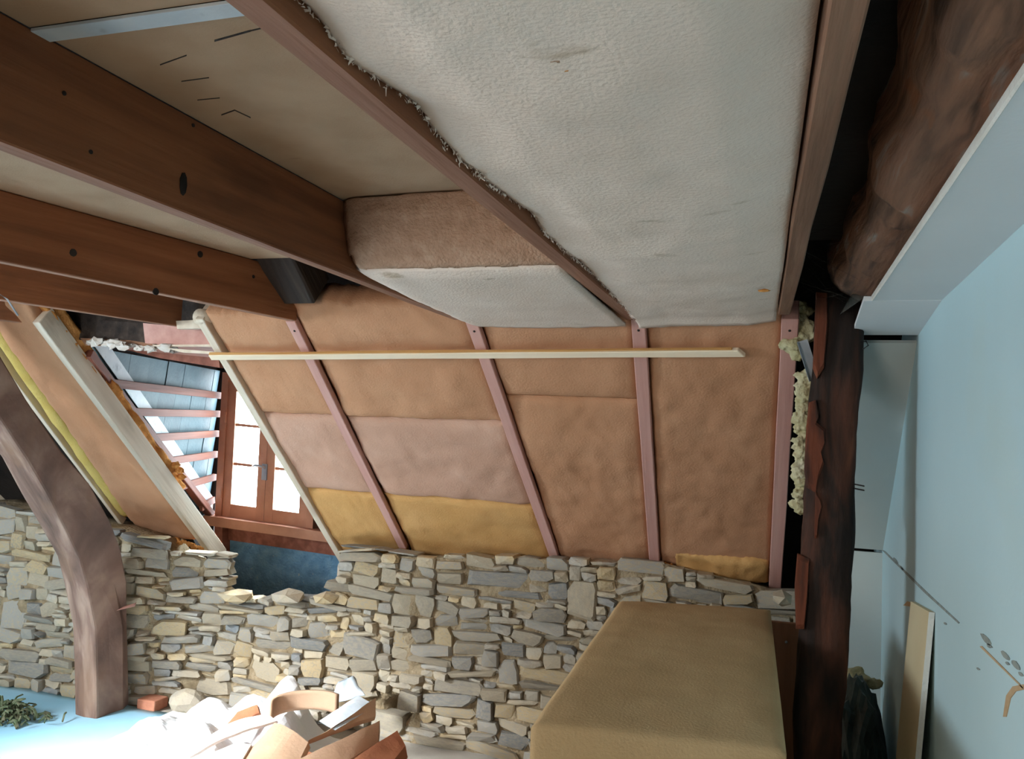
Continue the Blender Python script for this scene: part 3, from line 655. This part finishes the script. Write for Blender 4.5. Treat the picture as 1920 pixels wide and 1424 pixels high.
zs = [on_cheek(195, 712)[1], on_cheek(240, 768)[1], on_cheek(272, 818)[1], on_cheek(312, 862)[1], on_cheek(345, 908)[1], on_cheek(383, 948)[1]]
ts = [on_cheek(195, 712)[0], on_cheek(240, 768)[0], on_cheek(272, 818)[0], on_cheek(312, 862)[0], on_cheek(345, 908)[0], on_cheek(383, 948)[0]]
rows = [zs[0]+.16]+zs+[zs[-1]-.14]
sl = None
for k in range(len(rows)-1):
    za, zb = rows[k]-.004, rows[k+1]-.012
    t = -.05 - (.11 if k % 2 else .02)
    while t < CL:
        w = .215; t2 = min(t+w-.004, CL)
        n_ = -.030+random.uniform(-.003, .003); tl = .012
        p = [ck(t, zb, n_-tl), ck(t2, zb, n_-tl), ck(t2, za, n_+.004), ck(t, za, n_+.004)]
        o = raw('slate', p+[q-CN*.006 for q in p], BOXF, 'slate', chk); t += w
        if clip_slope(o, -.15) == 0: bpy.data.objects.remove(o)
# battens across the cheek
for k, (t, z) in enumerate(zip(ts, zs)):
    rise = [.0, .02, .03, .03, .035, .04][k]
    o = beam('slate_batten', ck(t-.05, z-.014, .0), ck(CL-.03, z-.014+rise, .0), .024, .044, 'red_timber', jit=.002, seg=8, bevel=.002)
    nm = ['topmost', 'second', 'third', 'fourth', 'fifth', 'lowest'][k]
    tag(o, '%s reddish batten across the dormer slates' % nm, 'batten', 'slate battens in the dormer')
# zinc flashing along the slope at the foot of the cheek, behind the battens
q0, q1 = on_cheek(200, 672), on_cheek(400, 958)
dd = V((q1[0]-q0[0], q1[1]-q0[1])).normalized(); pp = V((-dd.y, dd.x)) if dd.x > 0 else V((dd.y, -dd.x))
pa = [V((q0[0], q0[1])), V((q1[0], q1[1]))]
wz = .085
c4 = [pa[0]-dd*.1, pa[1]+dd*.05, pa[1]+dd*.05+pp*wz, pa[0]-dd*.1+pp*wz]
p = [ck(c.x, c.y, -.018) for c in c4]
zf = raw('zinc_flashing', p+[q-CN*.003 for q in p], BOXF, 'zinc'); clip_slope(zf, -.15)
tag(zf, 'pale zinc flashing strip running diagonally behind the slate battens', 'flashing')
# reddish old rafter between white rafter and slates, and the tan insulation edge stuffed beside it
rp0, rp1 = on_cheek(165, 667), on_cheek(393, 960)
o = beam('dormer_rafter', ck(rp0[0]-.01, rp0[1]+.01, .0), ck(rp1[0]+.02, rp1[1]-.02, .0), .045, .05, 'red_timber', up=CN, jit=.003, seg=10); tag(o, 'reddish old rafter along the foot of the slates', 'rafter')
def P(u, v):
    s = -.05+1.50*v; x = lerp(s, [(0, -3.236), (1.66, -3.34)])-.002
    return slope(x - .012*math.sin(u*3.14), s, -.075-.085*u), V((1, 0, 0))
tag(slab('insulation_edge', P, .03, 'insul_edge', nu=8, nv=70, amp=.018, freq=9, pillow=.01, rag=(0, .25, 0, 0)), 'ragged tan insulation stuffed behind the sunlit rafter', 'insulation')
torn([slope(-3.30, s, -.15) for s in (.95, 1.05, 1.15, 1.25, 1.32)], 14, .022, 'insul_edge', 'sunlit tufts of tan insulation beside the lowest slate battens', 11)
# dormer shell: right cheek, ceiling, window wall
wdr = box('wall_dormer_right', DXR-.0, DXR+.03, 3.3, 4.9, .5, 2.02, 'dark_old_wood'); clip_slope(wdr, -.12)
tag(wdr, 'right cheek of the dormer hidden behind the insulation', 'dormer cheek', kind='structure')
tag(box('ceiling_dormer', -3.9, DXR+.03, 3.27, 4.87, 1.965, 2.0, 'red_timber'), 'reddish boards over the dormer', 'dormer ceiling', kind='structure')
tag(box('wall_dormer_top', -3.42, DXR+.04, 3.20, 3.27, 1.965, 2.62, 'dark_old_wood'), 'dark board closing the top of the dormer', 'dormer wall', kind='structure')
tag(box('wall_left_infill', -4.1, -3.66, 4.84, 4.95, .3, 2.1, 'roof_dark'), 'dark roof edge behind the slates', 'dormer wall', kind='structure')
o = raw('trim_3', [at_y(232, 655, 3.42), at_y(410, 672, 3.42), at_y(412, 690, 3.42), at_y(300, 672, 3.42)] + [at_y(232, 655, 3.42)+V((0, .03, 0)), at_y(410, 672, 3.42)+V((0, .03, 0)), at_y(412, 690, 3.42)+V((0, .03, 0)), at_y(300, 672, 3.42)+V((0, .03, 0))], BOXF, 'red_timber')
tag(o, 'reddish board over the top of the slates', 'board', kind='structure')
def pxboard(name, pts, y, dy, m, lab, cat, grp=None, parent=None, ys=None):
    ys = ys or [y]*len(pts)
    a = [at_y(px, py, yy) for (px, py), yy in zip(pts, ys)]; n = len(a); b = [q+V((0, dy, 0)) for q in a]
    fs = [tuple(range(n)), tuple(range(n, 2*n))[::-1]]+[(k, (k+1) % n, n+(k+1) % n, n+k) for k in range(n)]
    return tag(raw(name, a+b, fs, m, parent), lab, cat, grp)
pxboard('header_board', [(268, 606), (392, 618), (402, 650), (272, 644)], 3.17, .025, 'pink_timber', 'pink-painted board over the dormer opening', 'board')
pxboard('old_board', [(185, 600), (271, 606), (272, 643), (180, 628)], 3.18, .04, 'dark_old_wood', 'dark old board left of the pink board', 'board')
pxboard('grey_lath', [(150, 634), (280, 640), (300, 652), (160, 648)], 3.185, .02, 'board_brown', 'greyish lath under the dark old board', 'lath')
pxboard('white_lath', [(285, 647), (402, 646), (402, 650), (290, 650)], 3.14, .02, 'white_timber', 'thin white lath below the pink board', 'lath')
pxboard('white_lath', [(312, 653), (402, 660), (402, 664), (340, 661)], 3.12, .02, 'white_timber', 'bright thin lath running to the cross batten', 'lath')
pxboard('white_block', [(330, 602), (372, 600), (376, 616), (332, 617)], 3.09, .03, 'white_timber', 'short white block between joist end and dormer rafter', 'block')
c = at_y(388, 597, 3.0); tag(tube('round_stub', [c+V((0, -.05, 0)), c+V((0, .0, 0)), c+V((.02, .14, .02))], [.034, .036, .036], 'white_timber', sides=18), 'pale round timber stub at the top of the dormer rafter', 'timber')
# crumpled paper and rubble along the dormer head
rr = random.Random(12)
for k in range(11):
    px = 170+k*15.5+rr.uniform(-4, 4); py = 640+k*1.6+rr.uniform(-3, 4); c = at_y(px, py, 3.15+rr.uniform(-.01, .02)); s = rr.uniform(.014, .03)
    bm = bmesh.new(); bmesh.ops.create_icosphere(bm, subdivisions=2, radius=1)
    for v in bm.verts: f_ = 1+1.0*noise.noise(v.co*1.9+V((k*5, 0, 0))); v.co = V((v.co.x*1.5, v.co.y*.5, v.co.z*.75))*s*f_
    me = bpy.data.meshes.new('paper_scrap'); bm.to_mesh(me); bm.free(); o = link('paper_scrap', me, 'paper_scrap'); o.location = c
    tag(o, 'crumpled pale paper scrap stuffed over the slates', 'paper scrap', 'paper scraps over the slates')
# the window: local (s,t) plane, slightly out of true like the old opening
YW = 4.80
WO = at_y(408, 966, YW); WO.z -= 0
ES = V((1, 0, -.045)); ET = V((-.012, 0, 1))
def wp(s, t, d=0): return WO+ES*s+ET*t+V((0, d, 0))
def wbox(name, s0, s1, t0, t1, d0, d1, m, parent):
    p = [wp(s0, t0, d0), wp(s1, t0, d0), wp(s1, t0, d1), wp(s0, t0, d1), wp(s0, t1, d0), wp(s1, t1, d0), wp(s1, t1, d1), wp(s0, t1, d1)]
    return raw(name, p, BOXF, m, parent)
win = empty('window_1', WO); tag(win, 'brown wooden casement window in the dormer, glaring white outside', 'window', kind='structure')
WW, WH = .745, .955
wbox('frame_jamb', .0, .05, -.0, WH, -.03, .05, 'window_wood', win); wbox('frame_jamb', WW-.05, WW, 0, WH, -.03, .05, 'window_wood', win)
wbox('frame_head', .0501, WW-.0501, WH-.05, WH, -.03, .05, 'window_wood', win)
wbox('sill', -.045, .98, -.062, -.001, -.09, .06, 'window_wood', win); 
o = wbox('under_sill', .03, .98, -.15, -.063, -.02, .05, 'red_timber', win); o['label'] = 'dark reddish rough board under the sill'
for (a, b) in ((.0505, WW/2-.002), (WW/2+.002, WW-.0505)):
    st = .062
    lf = wbox('casement', a, a+st, 0, WH-.0505, -.02, .03, 'window_wood', win)
    wbox('stile', b-st, b, 0, WH-.0505, -.02, .03, 'window_wood', lf); wbox('rail', a+st, b-st, 0, .085, -.018, .03, 'window_wood', lf); wbox('rail', a+st, b-st, WH-.12, WH-.0505, -.018, .03, 'window_wood', lf)
    for t in (.352, .612): wbox('glazing_bar', a+st, b-st, t-.009, t+.009, -.006, .02, 'window_wood', lf)
    tt = [.085, .343, .361, .603, .621, WH-.12]
    for k in range(3): wbox('pane', a+st, b-st, tt[2*k], tt[2*k+1], .008, .011, 'glass', lf)
for t in (.12, .62): tube('hinge', [wp(.048, t, -.034), wp(.048, t+.07, -.034)], .008, 'window_wood', win)
hn = tube('handle', [wp(WW/2-.09, .352, -.04), wp(WW/2-.06, .362, -.055), wp(WW/2-.02, .36, -.05), wp(WW/2, .35, -.03)], .008, 'steel', win); hn['label'] = 'steel lever handle'
wbox('lock_plate', WW/2-.026, WW/2+.012, .27, .375, -.030, -.021, 'steel', win)
# wall around the window, render panel under the sill
pn = []
A_, B_, C_, D_ = at_y(412, 978, YW), at_y(640, 1010, YW), at_y(660, 1130, YW), at_y(405, 1125, YW)
nu, nv = 60, 40; vs, fs = [], []
Q = quad(A_, B_, C_, D_)
for j in range(nv+1):
    for i in range(nu+1):
        q = Q(i/nu, j/nv); vs.append(q+V((0, -.012*fbm(q.x*16, q.z*16, 4), 0)))
for j in range(nv):
    for i in range(nu): a = j*(nu+1)+i; fs.append((a, a+1, a+nu+2, a+nu+1))
rp = raw('wall_apron', vs, fs, 'render_blue', smooth=True); md = rp.modifiers.new('t', 'SOLIDIFY'); md.thickness = .04; md.offset = 1
tag(rp, 'rough blue-grey speckled panel under the window', 'wall panel', kind='structure')
tag(box('wall_outer', -4.4, -1.9, 4.87, 4.93, 0, .80, 'roof_dark'), 'outer wall below the window', 'wall', kind='structure')
tag(box('wall_outer_right', -2.90, DXR+.04, 4.84, 4.93, .6, 2.1, 'roof_dark'), 'outer wall beside the window', 'wall', kind='structure')
tag(box('wall_outer_top', -3.8, DXR+.04, 4.85, 4.87, 1.93, 2.1, 'roof_dark'), 'outer wall above the window', 'wall', kind='structure')
pj = [at_y(402, 975, 4.72), at_y(417, 978, 4.72), at_y(416, 1100, 4.70), at_y(402, 1095, 4.70)]
tag(raw('dormer_post', pj+[q+V((0, .08, 0)) for q in pj], BOXF, 'red_timber'), 'reddish post under the left end of the window sill', 'timber')
pj = [at_y(633, 1062, 4.45), at_y(652, 1070, 4.45), at_y(650, 1112, 4.45), at_y(630, 1112, 4.45)]
tag(raw('timber_stub', pj+[q+V((0, .1, 0)) for q in pj], BOXF, 'white_timber'), 'short pale timber stub at the foot of the dormer rafter', 'timber')

# ------------------------------------------------------------------ bowed principal rafter on the left
fr_ = [(2.30, 2.28), (2.62, 1.93), (2.944, 1.559), (3.103, 1.384), (3.229, 1.204), (3.357, 1.029), (3.465, .870), (3.53, .72), (3.60, .49), (3.64, .25), (3.665, 0)]
bk_ = [(2.42, 2.42), (2.76, 2.06), (3.078, 1.659), (3.314, 1.412), (3.50, 1.25), (3.66, 1.03), (3.745, .886), (3.815, .70), (3.873, .45), (3.90, .25), (3.925, 0)]
XRB, XLB = -3.42, -3.575
rings = []
for i, ((yf, zf), (yb, zb)) in enumerate(zip(fr_, bk_)):
    ring = []
    for (a, b) in ((0, 0), (0, .33), (0, .66), (0, 1), (.5, 1.02), (1, 1), (1, .5), (1, 0), (.5, -.03)):
        x = XRB+(XLB-XRB)*a; y = yf+(yb-yf)*b; z = zf+(zb-zf)*b
        if i > 7 and a == 0 and b == 1: x -= .03           # chamfered back arris near the foot
        if i > 7 and a == 0 and b == .66: x += .008
        j = noise.noise_vector(V((a*3+1, b*3, i*.8)))*.009
        ring.append(V((x+j.x, y+j.y, z+(j.z if 0 < i < 10 else 0))))
    rings.append(ring)
n = len(rings[0]); vs = [v for r in rings for v in r]; fs = []
for i in range(len(rings)-1):
    for k in range(n): fs.append((i*n+k, i*n+(k+1) % n, (i+1)*n+(k+1) % n, (i+1)*n+k))
fs.append(tuple(range(n))); fs.append(tuple(range((len(rings)-1)*n, len(rings)*n))[::-1])
bb = raw('bowed_beam', vs, fs, 'bowed_wood', smooth=False)
md = bb.modifiers.new('b', 'BEVEL'); md.width = .012; md.segments = 2; md.limit_method = 'ANGLE'; md.angle_limit = .7
tag(bb, 'thick old bowed timber curving down to the floor on the left', 'beam')
p_ = at_x(232, 1138, XRB+.012)
o = sheet('splinter', quad(p_, p_+V((.02, .07, .012)), p_+V((.02, .06, -.008)), p_+V((0, -.05, -.012))), 6, 3, .004, 'pink_timber', bb); o['label'] = 'pale torn splinter'
# ------------------------------------------------------------------ old post and log on the right
def lofted(name, secs, m, sides, jit, freq, sd, smooth=True):
    vs, fs = [], []
    for i, (c, ax, ay, pw) in enumerate(secs):
        for k in range(sides):
            t = k/sides*2*math.pi; cc, ss = math.cos(t), math.sin(t); r = (abs(cc)**pw+abs(ss)**pw)**(-1/pw)
            d = ax*(cc*r)+ay*(ss*r); p = c+d; vs.append(p + d.normalized()*jit*fbm(p.x*freq+sd, p.y*freq, p.z*freq*.6, 4))
    for i in range(len(secs)-1):
        for k in range(sides): fs.append((i*sides+k, i*sides+(k+1) % sides, (i+1)*sides+(k+1) % sides, (i+1)*sides+k))
    fs.append(tuple(range(sides))[::-1]); fs.append(tuple(range((len(secs)-1)*sides, len(secs)*sides)))
    return raw(name, vs, fs, m, smooth=smooth)
secs = []
for i in range(61):
    z = i/60*2.10; xl = lerp(z, [(0, .030), (.65, .042), (1.49, .062), (2.08, .082)]); xr2 = lerp(z, [(0, .20), (.35, .215), (.65, .185), (.9, .200), (1.2, .205), (1.5, .216), (2.08, .236)])
    secs.append((V(((xl+xr2)/2, 2.99, z)), V(((xr2-xl)/2, 0, 0)), V((0, .09, 0)), 5))
post = tag(lofted('old_post', secs, 'post_wood', 28, .012, 7, 2), 'dark charred old post standing beside the partition', 'post')
# bare orange wood where the dark crust broke off
def postpatch(pts, lab):
    a = [at_y(px, py, 2.893) for px, py in pts]; n = len(a); c = sum(a, V())/n
    fr2 = [c+(q-c)*.86+V((0, -.010, 0)) for q in a]; b = [q+V((0, .03, 0)) for q in a]
    vs = fr2+a+b
    fs = [tuple(range(n))]
    for k in range(n):
        k2 = (k+1) % n; fs += [(k, k2, n+k2, n+k), (n+k, n+k2, 2*n+k2, 2*n+k)]
    fs.append(tuple(range(2*n, 3*n))[::-1])
    o = raw('bare_wood', vs, fs, 'post_bare', post); o['label'] = lab
postpatch([(1517, 755), (1530, 750), (1535, 775), (1528, 790), (1546, 805), (1548, 830), (1540, 850), (1545, 870), (1534, 900), (1530, 925), (1512, 915), (1508, 880), (1512, 800)], 'bare orange wood patch on the charred post')
postpatch([(1530, 548), (1551, 550), (1552, 600), (1545, 690), (1532, 710), (1524, 690), (1527, 620)], 'reddish bare edge near the top of the post')
postpatch([(1529, 920), (1538, 935), (1541, 948), (1534, 975), (1531, 1010), (1527, 1010), (1528, 960)], 'narrow splintered strip on the post')
postpatch([(1495, 1040), (1518, 1048), (1514, 1120), (1508, 1180), (1492, 1180), (1490, 1100)], 'orange bare edge low on the post')
for dy in (0, 8):
    a = at_y(1600, 908+dy, 2.93); b = at_y(1620, 912+dy, 2.88); t = tube('nail', [a, b], .0025, 'iron', post); 
t = tube('wire_hook', [at_y(1612, 642, 2.92), at_y(1624, 640, 2.9), at_y(1628, 648, 2.9), at_y(1618, 655, 2.9)], .0022, 'iron', post)
secs = []
for i in range(60):
    y = -1.6+i/59*4.52; r = .135+.012*math.sin(y*2.1)
    secs.append((V((.272+.01*math.sin(y*1.4), y, 2.20+.01*math.sin(y*1.9+1))), V((r, 0, 0)), V((0, 0, r)), 2.6))
log = tag(lofted('old_log_beam', secs, 'log_wood', 60, .024, 6, 9), 'rough-hewn old log beam running overhead along the partition', 'beam')
# cobwebs between joist, log and post
rr = random.Random(3)
vs = []; fs = []
for k in range(14):
    y = rr.uniform(2.05, 2.8); a = V((.03+rr.uniform(-.01, .02), y, ZJ+rr.uniform(.02, .16))); b = V((.15+rr.uniform(-.01, .03), y+rr.uniform(-.2, .2), ZJ+rr.uniform(.0, .14)))
    mid = (a+b)/2-V((0, 0, rr.uniform(.0, .03))); w = rr.uniform(.0003, .0008)
    for p, q in ((a, mid), (mid, b)):
        n_ = len(vs); vs += [p-V((0, 0, w)), p+V((0, 0, w)), q+V((0, w, w)), q-V((0, w, w))]; fs.append((n_, n_+1, n_+2, n_+3))
tag(raw('cobweb', vs, fs, 'cobweb'), 'dusty cobwebs between the joist and the old log', 'cobweb', kind='stuff')
c = at_y(1585, 565, 2.86)
o = sheet('cobweb_sheet', quad(at_y(1575, 590, 2.88), at_y(1640, 545, 2.70), at_y(1660, 520, 2.62), at_y(1600, 548, 2.86)), 10, 6, .0008, 'cobweb'); tag(o, 'grey cobweb veil at the top of the post', 'cobweb')
# yellow glass wool, steel profile and packed wool strip in the dark slot beside the post
torn([at_y(1500, 575, 3.02), at_y(1508, 610, 3.03), at_y(1498, 640, 3.03), at_y(1490, 670, 3.03)], 16, .030, 'glasswool', 'tuft of yellow glass wool between rafter and post', 21, 'glass wool')
torn([at_y(1512, 700, 3.06), at_y(1508, 750, 3.07), at_y(1506, 800, 3.08), at_y(1504, 850, 3.08), at_y(1502, 930, 3.09), at_y(1496, 1000, 3.10), at_y(1492, 1030, 3.10)], 110, .021, 'glasswool', 'long strip of packed glass wool along the post', 22, 'glass wool')
torn([V((.13, 1.0, 2.30)), V((.13, 1.15, 2.28)), V((.13, 1.25, 2.26))], 14, .035, 'glasswool', 'old glass wool pad hanging beside the log', 23, 'glass wool')
p0, p1 = at_y(1494, 642, 2.98), at_y(1517, 716, 3.0)
pr = empty('steel_profile', p1); tag(pr, 'bent galvanised steel profile sticking out of the glass wool', 'metal profile')
d_ = (p1-p0).normalized(); s_ = V((1, 0, 0)); s_ = (s_-d_*s_.dot(d_)).normalized(); b_ = d_.cross(s_)
for nm, a, b, c_, e_ in (('web', 0, .035, 0, .0015), ('flange', 0, .0015, 0, .025), ('flange', .0335, .035, 0, .025)):
    vs = [p+s_*x+b_*y for p in (p0, p1) for x, y in ((a, c_), (b, c_), (b, e_), (a, e_))]
    raw(nm, [vs[i] for i in (0, 1, 5, 4, 3, 2, 6, 7)], [(0, 1, 2, 3), (4, 7, 6, 5), (0, 4, 5, 1), (1, 5, 6, 2), (2, 6, 7, 3), (3, 7, 4, 0)], 'steel', pr)
# ------------------------------------------------------------------ right side things
TL, TR = at_x(1700, 1128, .375), at_x(1752, 1152, .345)
yA, yB = 2.99, 2.62
zt = 1.12
p = [V((.385, yA, zt)), V((.385, yB, zt+.035)), V((.30, yB+.02, 0)), V((.30, yA, 0))]
o = raw('plasterboard_offcut', p+[q+V((.013, 0, 0)) for q in p], BOXF, 'board_face'); tag(o, 'beige plasterboard offcut leaning against the partition', 'board')
vs = [p[1]+V((-.0008, -.0012, 0)), p[1]+V((.0138, -.0012, 0)), p[2]+V((.0138, -.0012, 0)), p[2]+V((-.0008, -.0012, 0))]
q = raw('cut_edge', vs+[v+V((0, .003, 0)) for v in vs], BOXF, 'plaster_edge', o); q['label'] = 'white gypsum edge'
o = beam('upright_board', (.018, 3.42, 0), (.018, 3.42, .93), .14, .022, 'board_brown', up=(0, -1, 0), jit=.002); tag(o, 'brown upright board between the insulation block and the post', 'board')
c = at_y(1474, 1205, 3.40); t = tube('screw', [c, c+V((0, .012, 0))], .005, 'steel'); t.parent = o; t.matrix_parent_inverse = o.matrix_world.inverted()
gb = lump('plastic_bag', (.285, 3.62, .34), .095, .22, .36, 'plastic_green', seed=4, sub=4, rough=.22, fr=2.2); tag(gb, 'dark green crumpled plastic sack behind the post', 'plastic')
torn([V((.27, 3.72, .68)), V((.30, 3.74, .68)), V((.33, 3.72, .66))], 8, .03, 'glasswool', 'scrap of yellow wool on the dark plastic sack behind the post', 24, 'glass wool')

# ------------------------------------------------------------------ big insulation block
def blk(u, v): return quad((-.500, 1.75, 1.0), (.012, 1.82, 1.0), (-.045, 3.33, 1.0), (-.588, 3.21, 1.0))(u, v)
o = slab('insulation_block', lambda u, v: (blk(u, v), V((0, 0, 1))), .99, 'batt_khaki', nu=40, nv=70, amp=.0025, freq=5, pillow=.012, edge=.004)
tag(o, 'big khaki insulation block standing in front of the stone wall', 'insulation')

# ------------------------------------------------------------------ floor things
ds = sheet('dust_sheet', lambda u, v: V((-5.2+3.3*u, .3+3.60*v, .008+.006*fbm(u*7, v*7, 1))), 60, 50, .002, 'dust_sheet'); tag(ds, 'pale blue-white dust sheet spread over the floor on the left', 'dust sheet')
# heap of crumpled white plastic
hp = [(-2.95, 3.55, .10), (-2.75, 3.72, .17), (-2.55, 3.78, .20), (-2.37, 3.80, .31), (-2.5, 3.3, .22), (-2.25, 3.6, .22), (-2.8, 3.2, .12)]
def heap(x, y):
    z = 0
    for a, b, c in hp: z = max(z, c*math.exp(-((x-a)**2+(y-b)**2)/.028))
    return z
def P(u, v):
    x, y = -3.15+1.05*u, 2.95+.98*v; e = min(u, 1-u, v, 1-v)*8
    z = heap(x, y)*min(1, e) + .022*min(1, e)*abs(fbm(x*9, y*9, 2)) + .012
    return V((x+.02*noise.noise(V((x*6, y*6, 5))), y+.02*noise.noise(V((x*6, y*6, 8))), z))
o = sheet('plastic_wrap', P, 70, 64, .002, 'plastic_white', smooth=False); tag(o, 'heap of crumpled white plastic wrapping in front of the stone wall', 'plastic')
p = [at_y(618, 1322, 3.72), at_y(634, 1280, 3.80), at_y(662, 1268, 3.82), at_y(685, 1305, 3.74)]
o = sheet('plastic_scrap', lambda u, v: quad(*p)(u, v)+V((0, .03*noise.noise(V((u*3, v*3, 1))), 0)), 10, 10, .003, 'plastic_clear'); tag(o, 'small shiny translucent plastic scrap behind the kraft pieces', 'plastic')
def piece(name, pts, m, lab, t=(0, .01, -.08), bend=0, grp='kraft paper insulation offcuts', n=10, m_side=None):
    A, B, C, D = [at_y(*q) for q in pts]; Q = quad(A, B, C, D); nrm = (B-A).cross(D-A).normalized()
    if nrm.z < 0: nrm = -nrm
    vs, fs = [], []; t = V(t)
    for j in range(n+1):
        for i in range(n+1):
            u, v = i/n, j/n; q = Q(u, v)+nrm*(bend*math.sin(v*math.pi)+.006*noise.noise(Q(u, v)*14)); vs.append(q)
    k0 = len(vs)
    vs += [v+t for v in vs]
    for j in range(n):
        for i in range(n):
            a = j*(n+1)+i; fs += [(a, a+1, a+n+2, a+n+1), (k0+a, k0+a+n+1, k0+a+n+2, k0+a+1)]
    for i in range(n):
        a, b = i, i+1; fs.append((a, k0+a, k0+b, b)); a, b = n*(n+1)+i, n*(n+1)+i+1; fs.append((a, b, k0+b, k0+a))
        a, b = i*(n+1), (i+1)*(n+1); fs.append((a, b, k0+b, k0+a)); a, b = i*(n+1)+n, (i+1)*(n+1)+n; fs.append((a, k0+a, k0+b, b))
    o = raw(name, vs, fs, m); return tag(o, lab, 'offcut', grp)
piece('kraft_offcut', [(598, 1352, 3.32), (672, 1305, 3.52), (697, 1319, 3.48), (622, 1366, 3.28)], 'plastic_clear', 'grey-topped folded offcut on the right of the kraft heap', t=(.02, -.005, -.006))
piece('kraft_offcut', [(578, 1388, 3.22), (622, 1367, 3.27), (705, 1309, 3.47), (704, 1342, 3.46)], 'kraft', 'upright kraft strip under the grey-topped offcut', t=(-.02, .03, -.03))
piece('kraft_offcut', [(560, 1424, 3.10), (712, 1352, 3.42), (708, 1392, 3.40), (600, 1460, 3.06)], 'kraft', 'broad kraft slab low on the right of the heap', t=(-.01, .03, -.06))
piece('kraft_offcut', [(640, 1440, 3.06), (745, 1370, 3.40), (760, 1400, 3.36), (700, 1470, 3.04)], 'kraft_red', 'reddish kraft corner at the right foot of the heap', t=(0, .03, -.06))
piece('kraft_offcut', [(450, 1424, 3.06), (515, 1355, 3.26), (578, 1392, 3.20), (540, 1470, 2.98)], 'kraft', 'big triangular kraft flap in the middle of the heap', t=(0, .02, -.03), bend=.015)
piece('kraft_offcut', [(355, 1420, 3.10), (400, 1375, 3.26), (502, 1340, 3.40), (520, 1352, 3.36)], 'insul_white', 'long pale offcut sloping down to the left', t=(0, .01, -.012), bend=.02)
piece('kraft_offcut', [(370, 1424, 3.05), (430, 1398, 3.12), (470, 1396, 3.12), (445, 1440, 3.0)], 'insul_white', 'small pale offcut at the front left of the heap', t=(0, .01, -.012), bend=.01)
piece('kraft_offcut', [(415, 1372, 3.34), (445, 1335, 3.46), (482, 1322, 3.50), (486, 1338, 3.48)], 'kraft_red', 'small reddish kraft piece poking from the white plastic', t=(0, .02, -.02))
# rolled batt slice with a curved rim
def P(u, v):
    ang = -.5+u*2.6; c = at_y(572, 1348, 3.44)
    return c+V((.155*-math.cos(ang+.28), .10*math.sin(ang), .085*(1-v)-.005+.02*math.sin(ang)))
o = sheet('rolled_offcut', P, 26, 6, .018, 'kraft'); tag(o, 'curled brown batt slice standing on top of the heap', 'offcut', 'kraft paper insulation offcuts')
o = raw('kraft_bundle', boxv(-2.05, -1.62, 3.02, 3.42, 0, .14), BOXF, 'kraft_red'); tag(o, 'flattened kraft bundle under the heap', 'offcut', 'kraft paper insulation offcuts')
# clump of green-grey debris on the dust sheet
cc = at_z(18, 1348, .02); rr = random.Random(9); tw = empty('debris_clump', V((cc.x, cc.y, .01))); tag(tw, 'dark green clump of stringy debris on the dust sheet', 'debris')
vs, fs = [], []
for k in range(150):
    a = rr.uniform(0, 6.28); r = abs(rr.gauss(0, .085)); p = V((cc.x+math.cos(a)*r*1.3, cc.y+math.sin(a)*r*.8, .02+.07*math.exp(-r*r/.01)*rr.random()))
    d = V((rr.uniform(-1, 1), rr.uniform(-.6, .6), rr.uniform(-.2, .45))).normalized()*rr.uniform(.03, .08); q = p+d*.5+V((0, 0, .015)); e_ = p+d; e_.z = max(.015, e_.z)
    a1 = d.orthogonal().normalized()*rr.uniform(.004, .009); b1 = d.cross(a1).normalized()*a1.length; n_ = len(vs)
    for c2 in (p, q, e_): vs += [c2+a1, c2+b1, c2-a1, c2-b1]
    for s in (0, 4):
        for i in range(4): fs.append((n_+s+i, n_+s+(i+1) % 4, n_+s+4+(i+1) % 4, n_+s+4+i))
o = raw('strands', vs, fs, 'twine', tw); o['kind'] = 'stuff'
tag(tube('dangling_wire', [at_y(-10, 545, 2.2), at_y(14, 562, 2.22), at_y(34, 592, 2.24)], .003, 'steel'), 'short grey wire dangling from the joist at the left edge', 'wire')
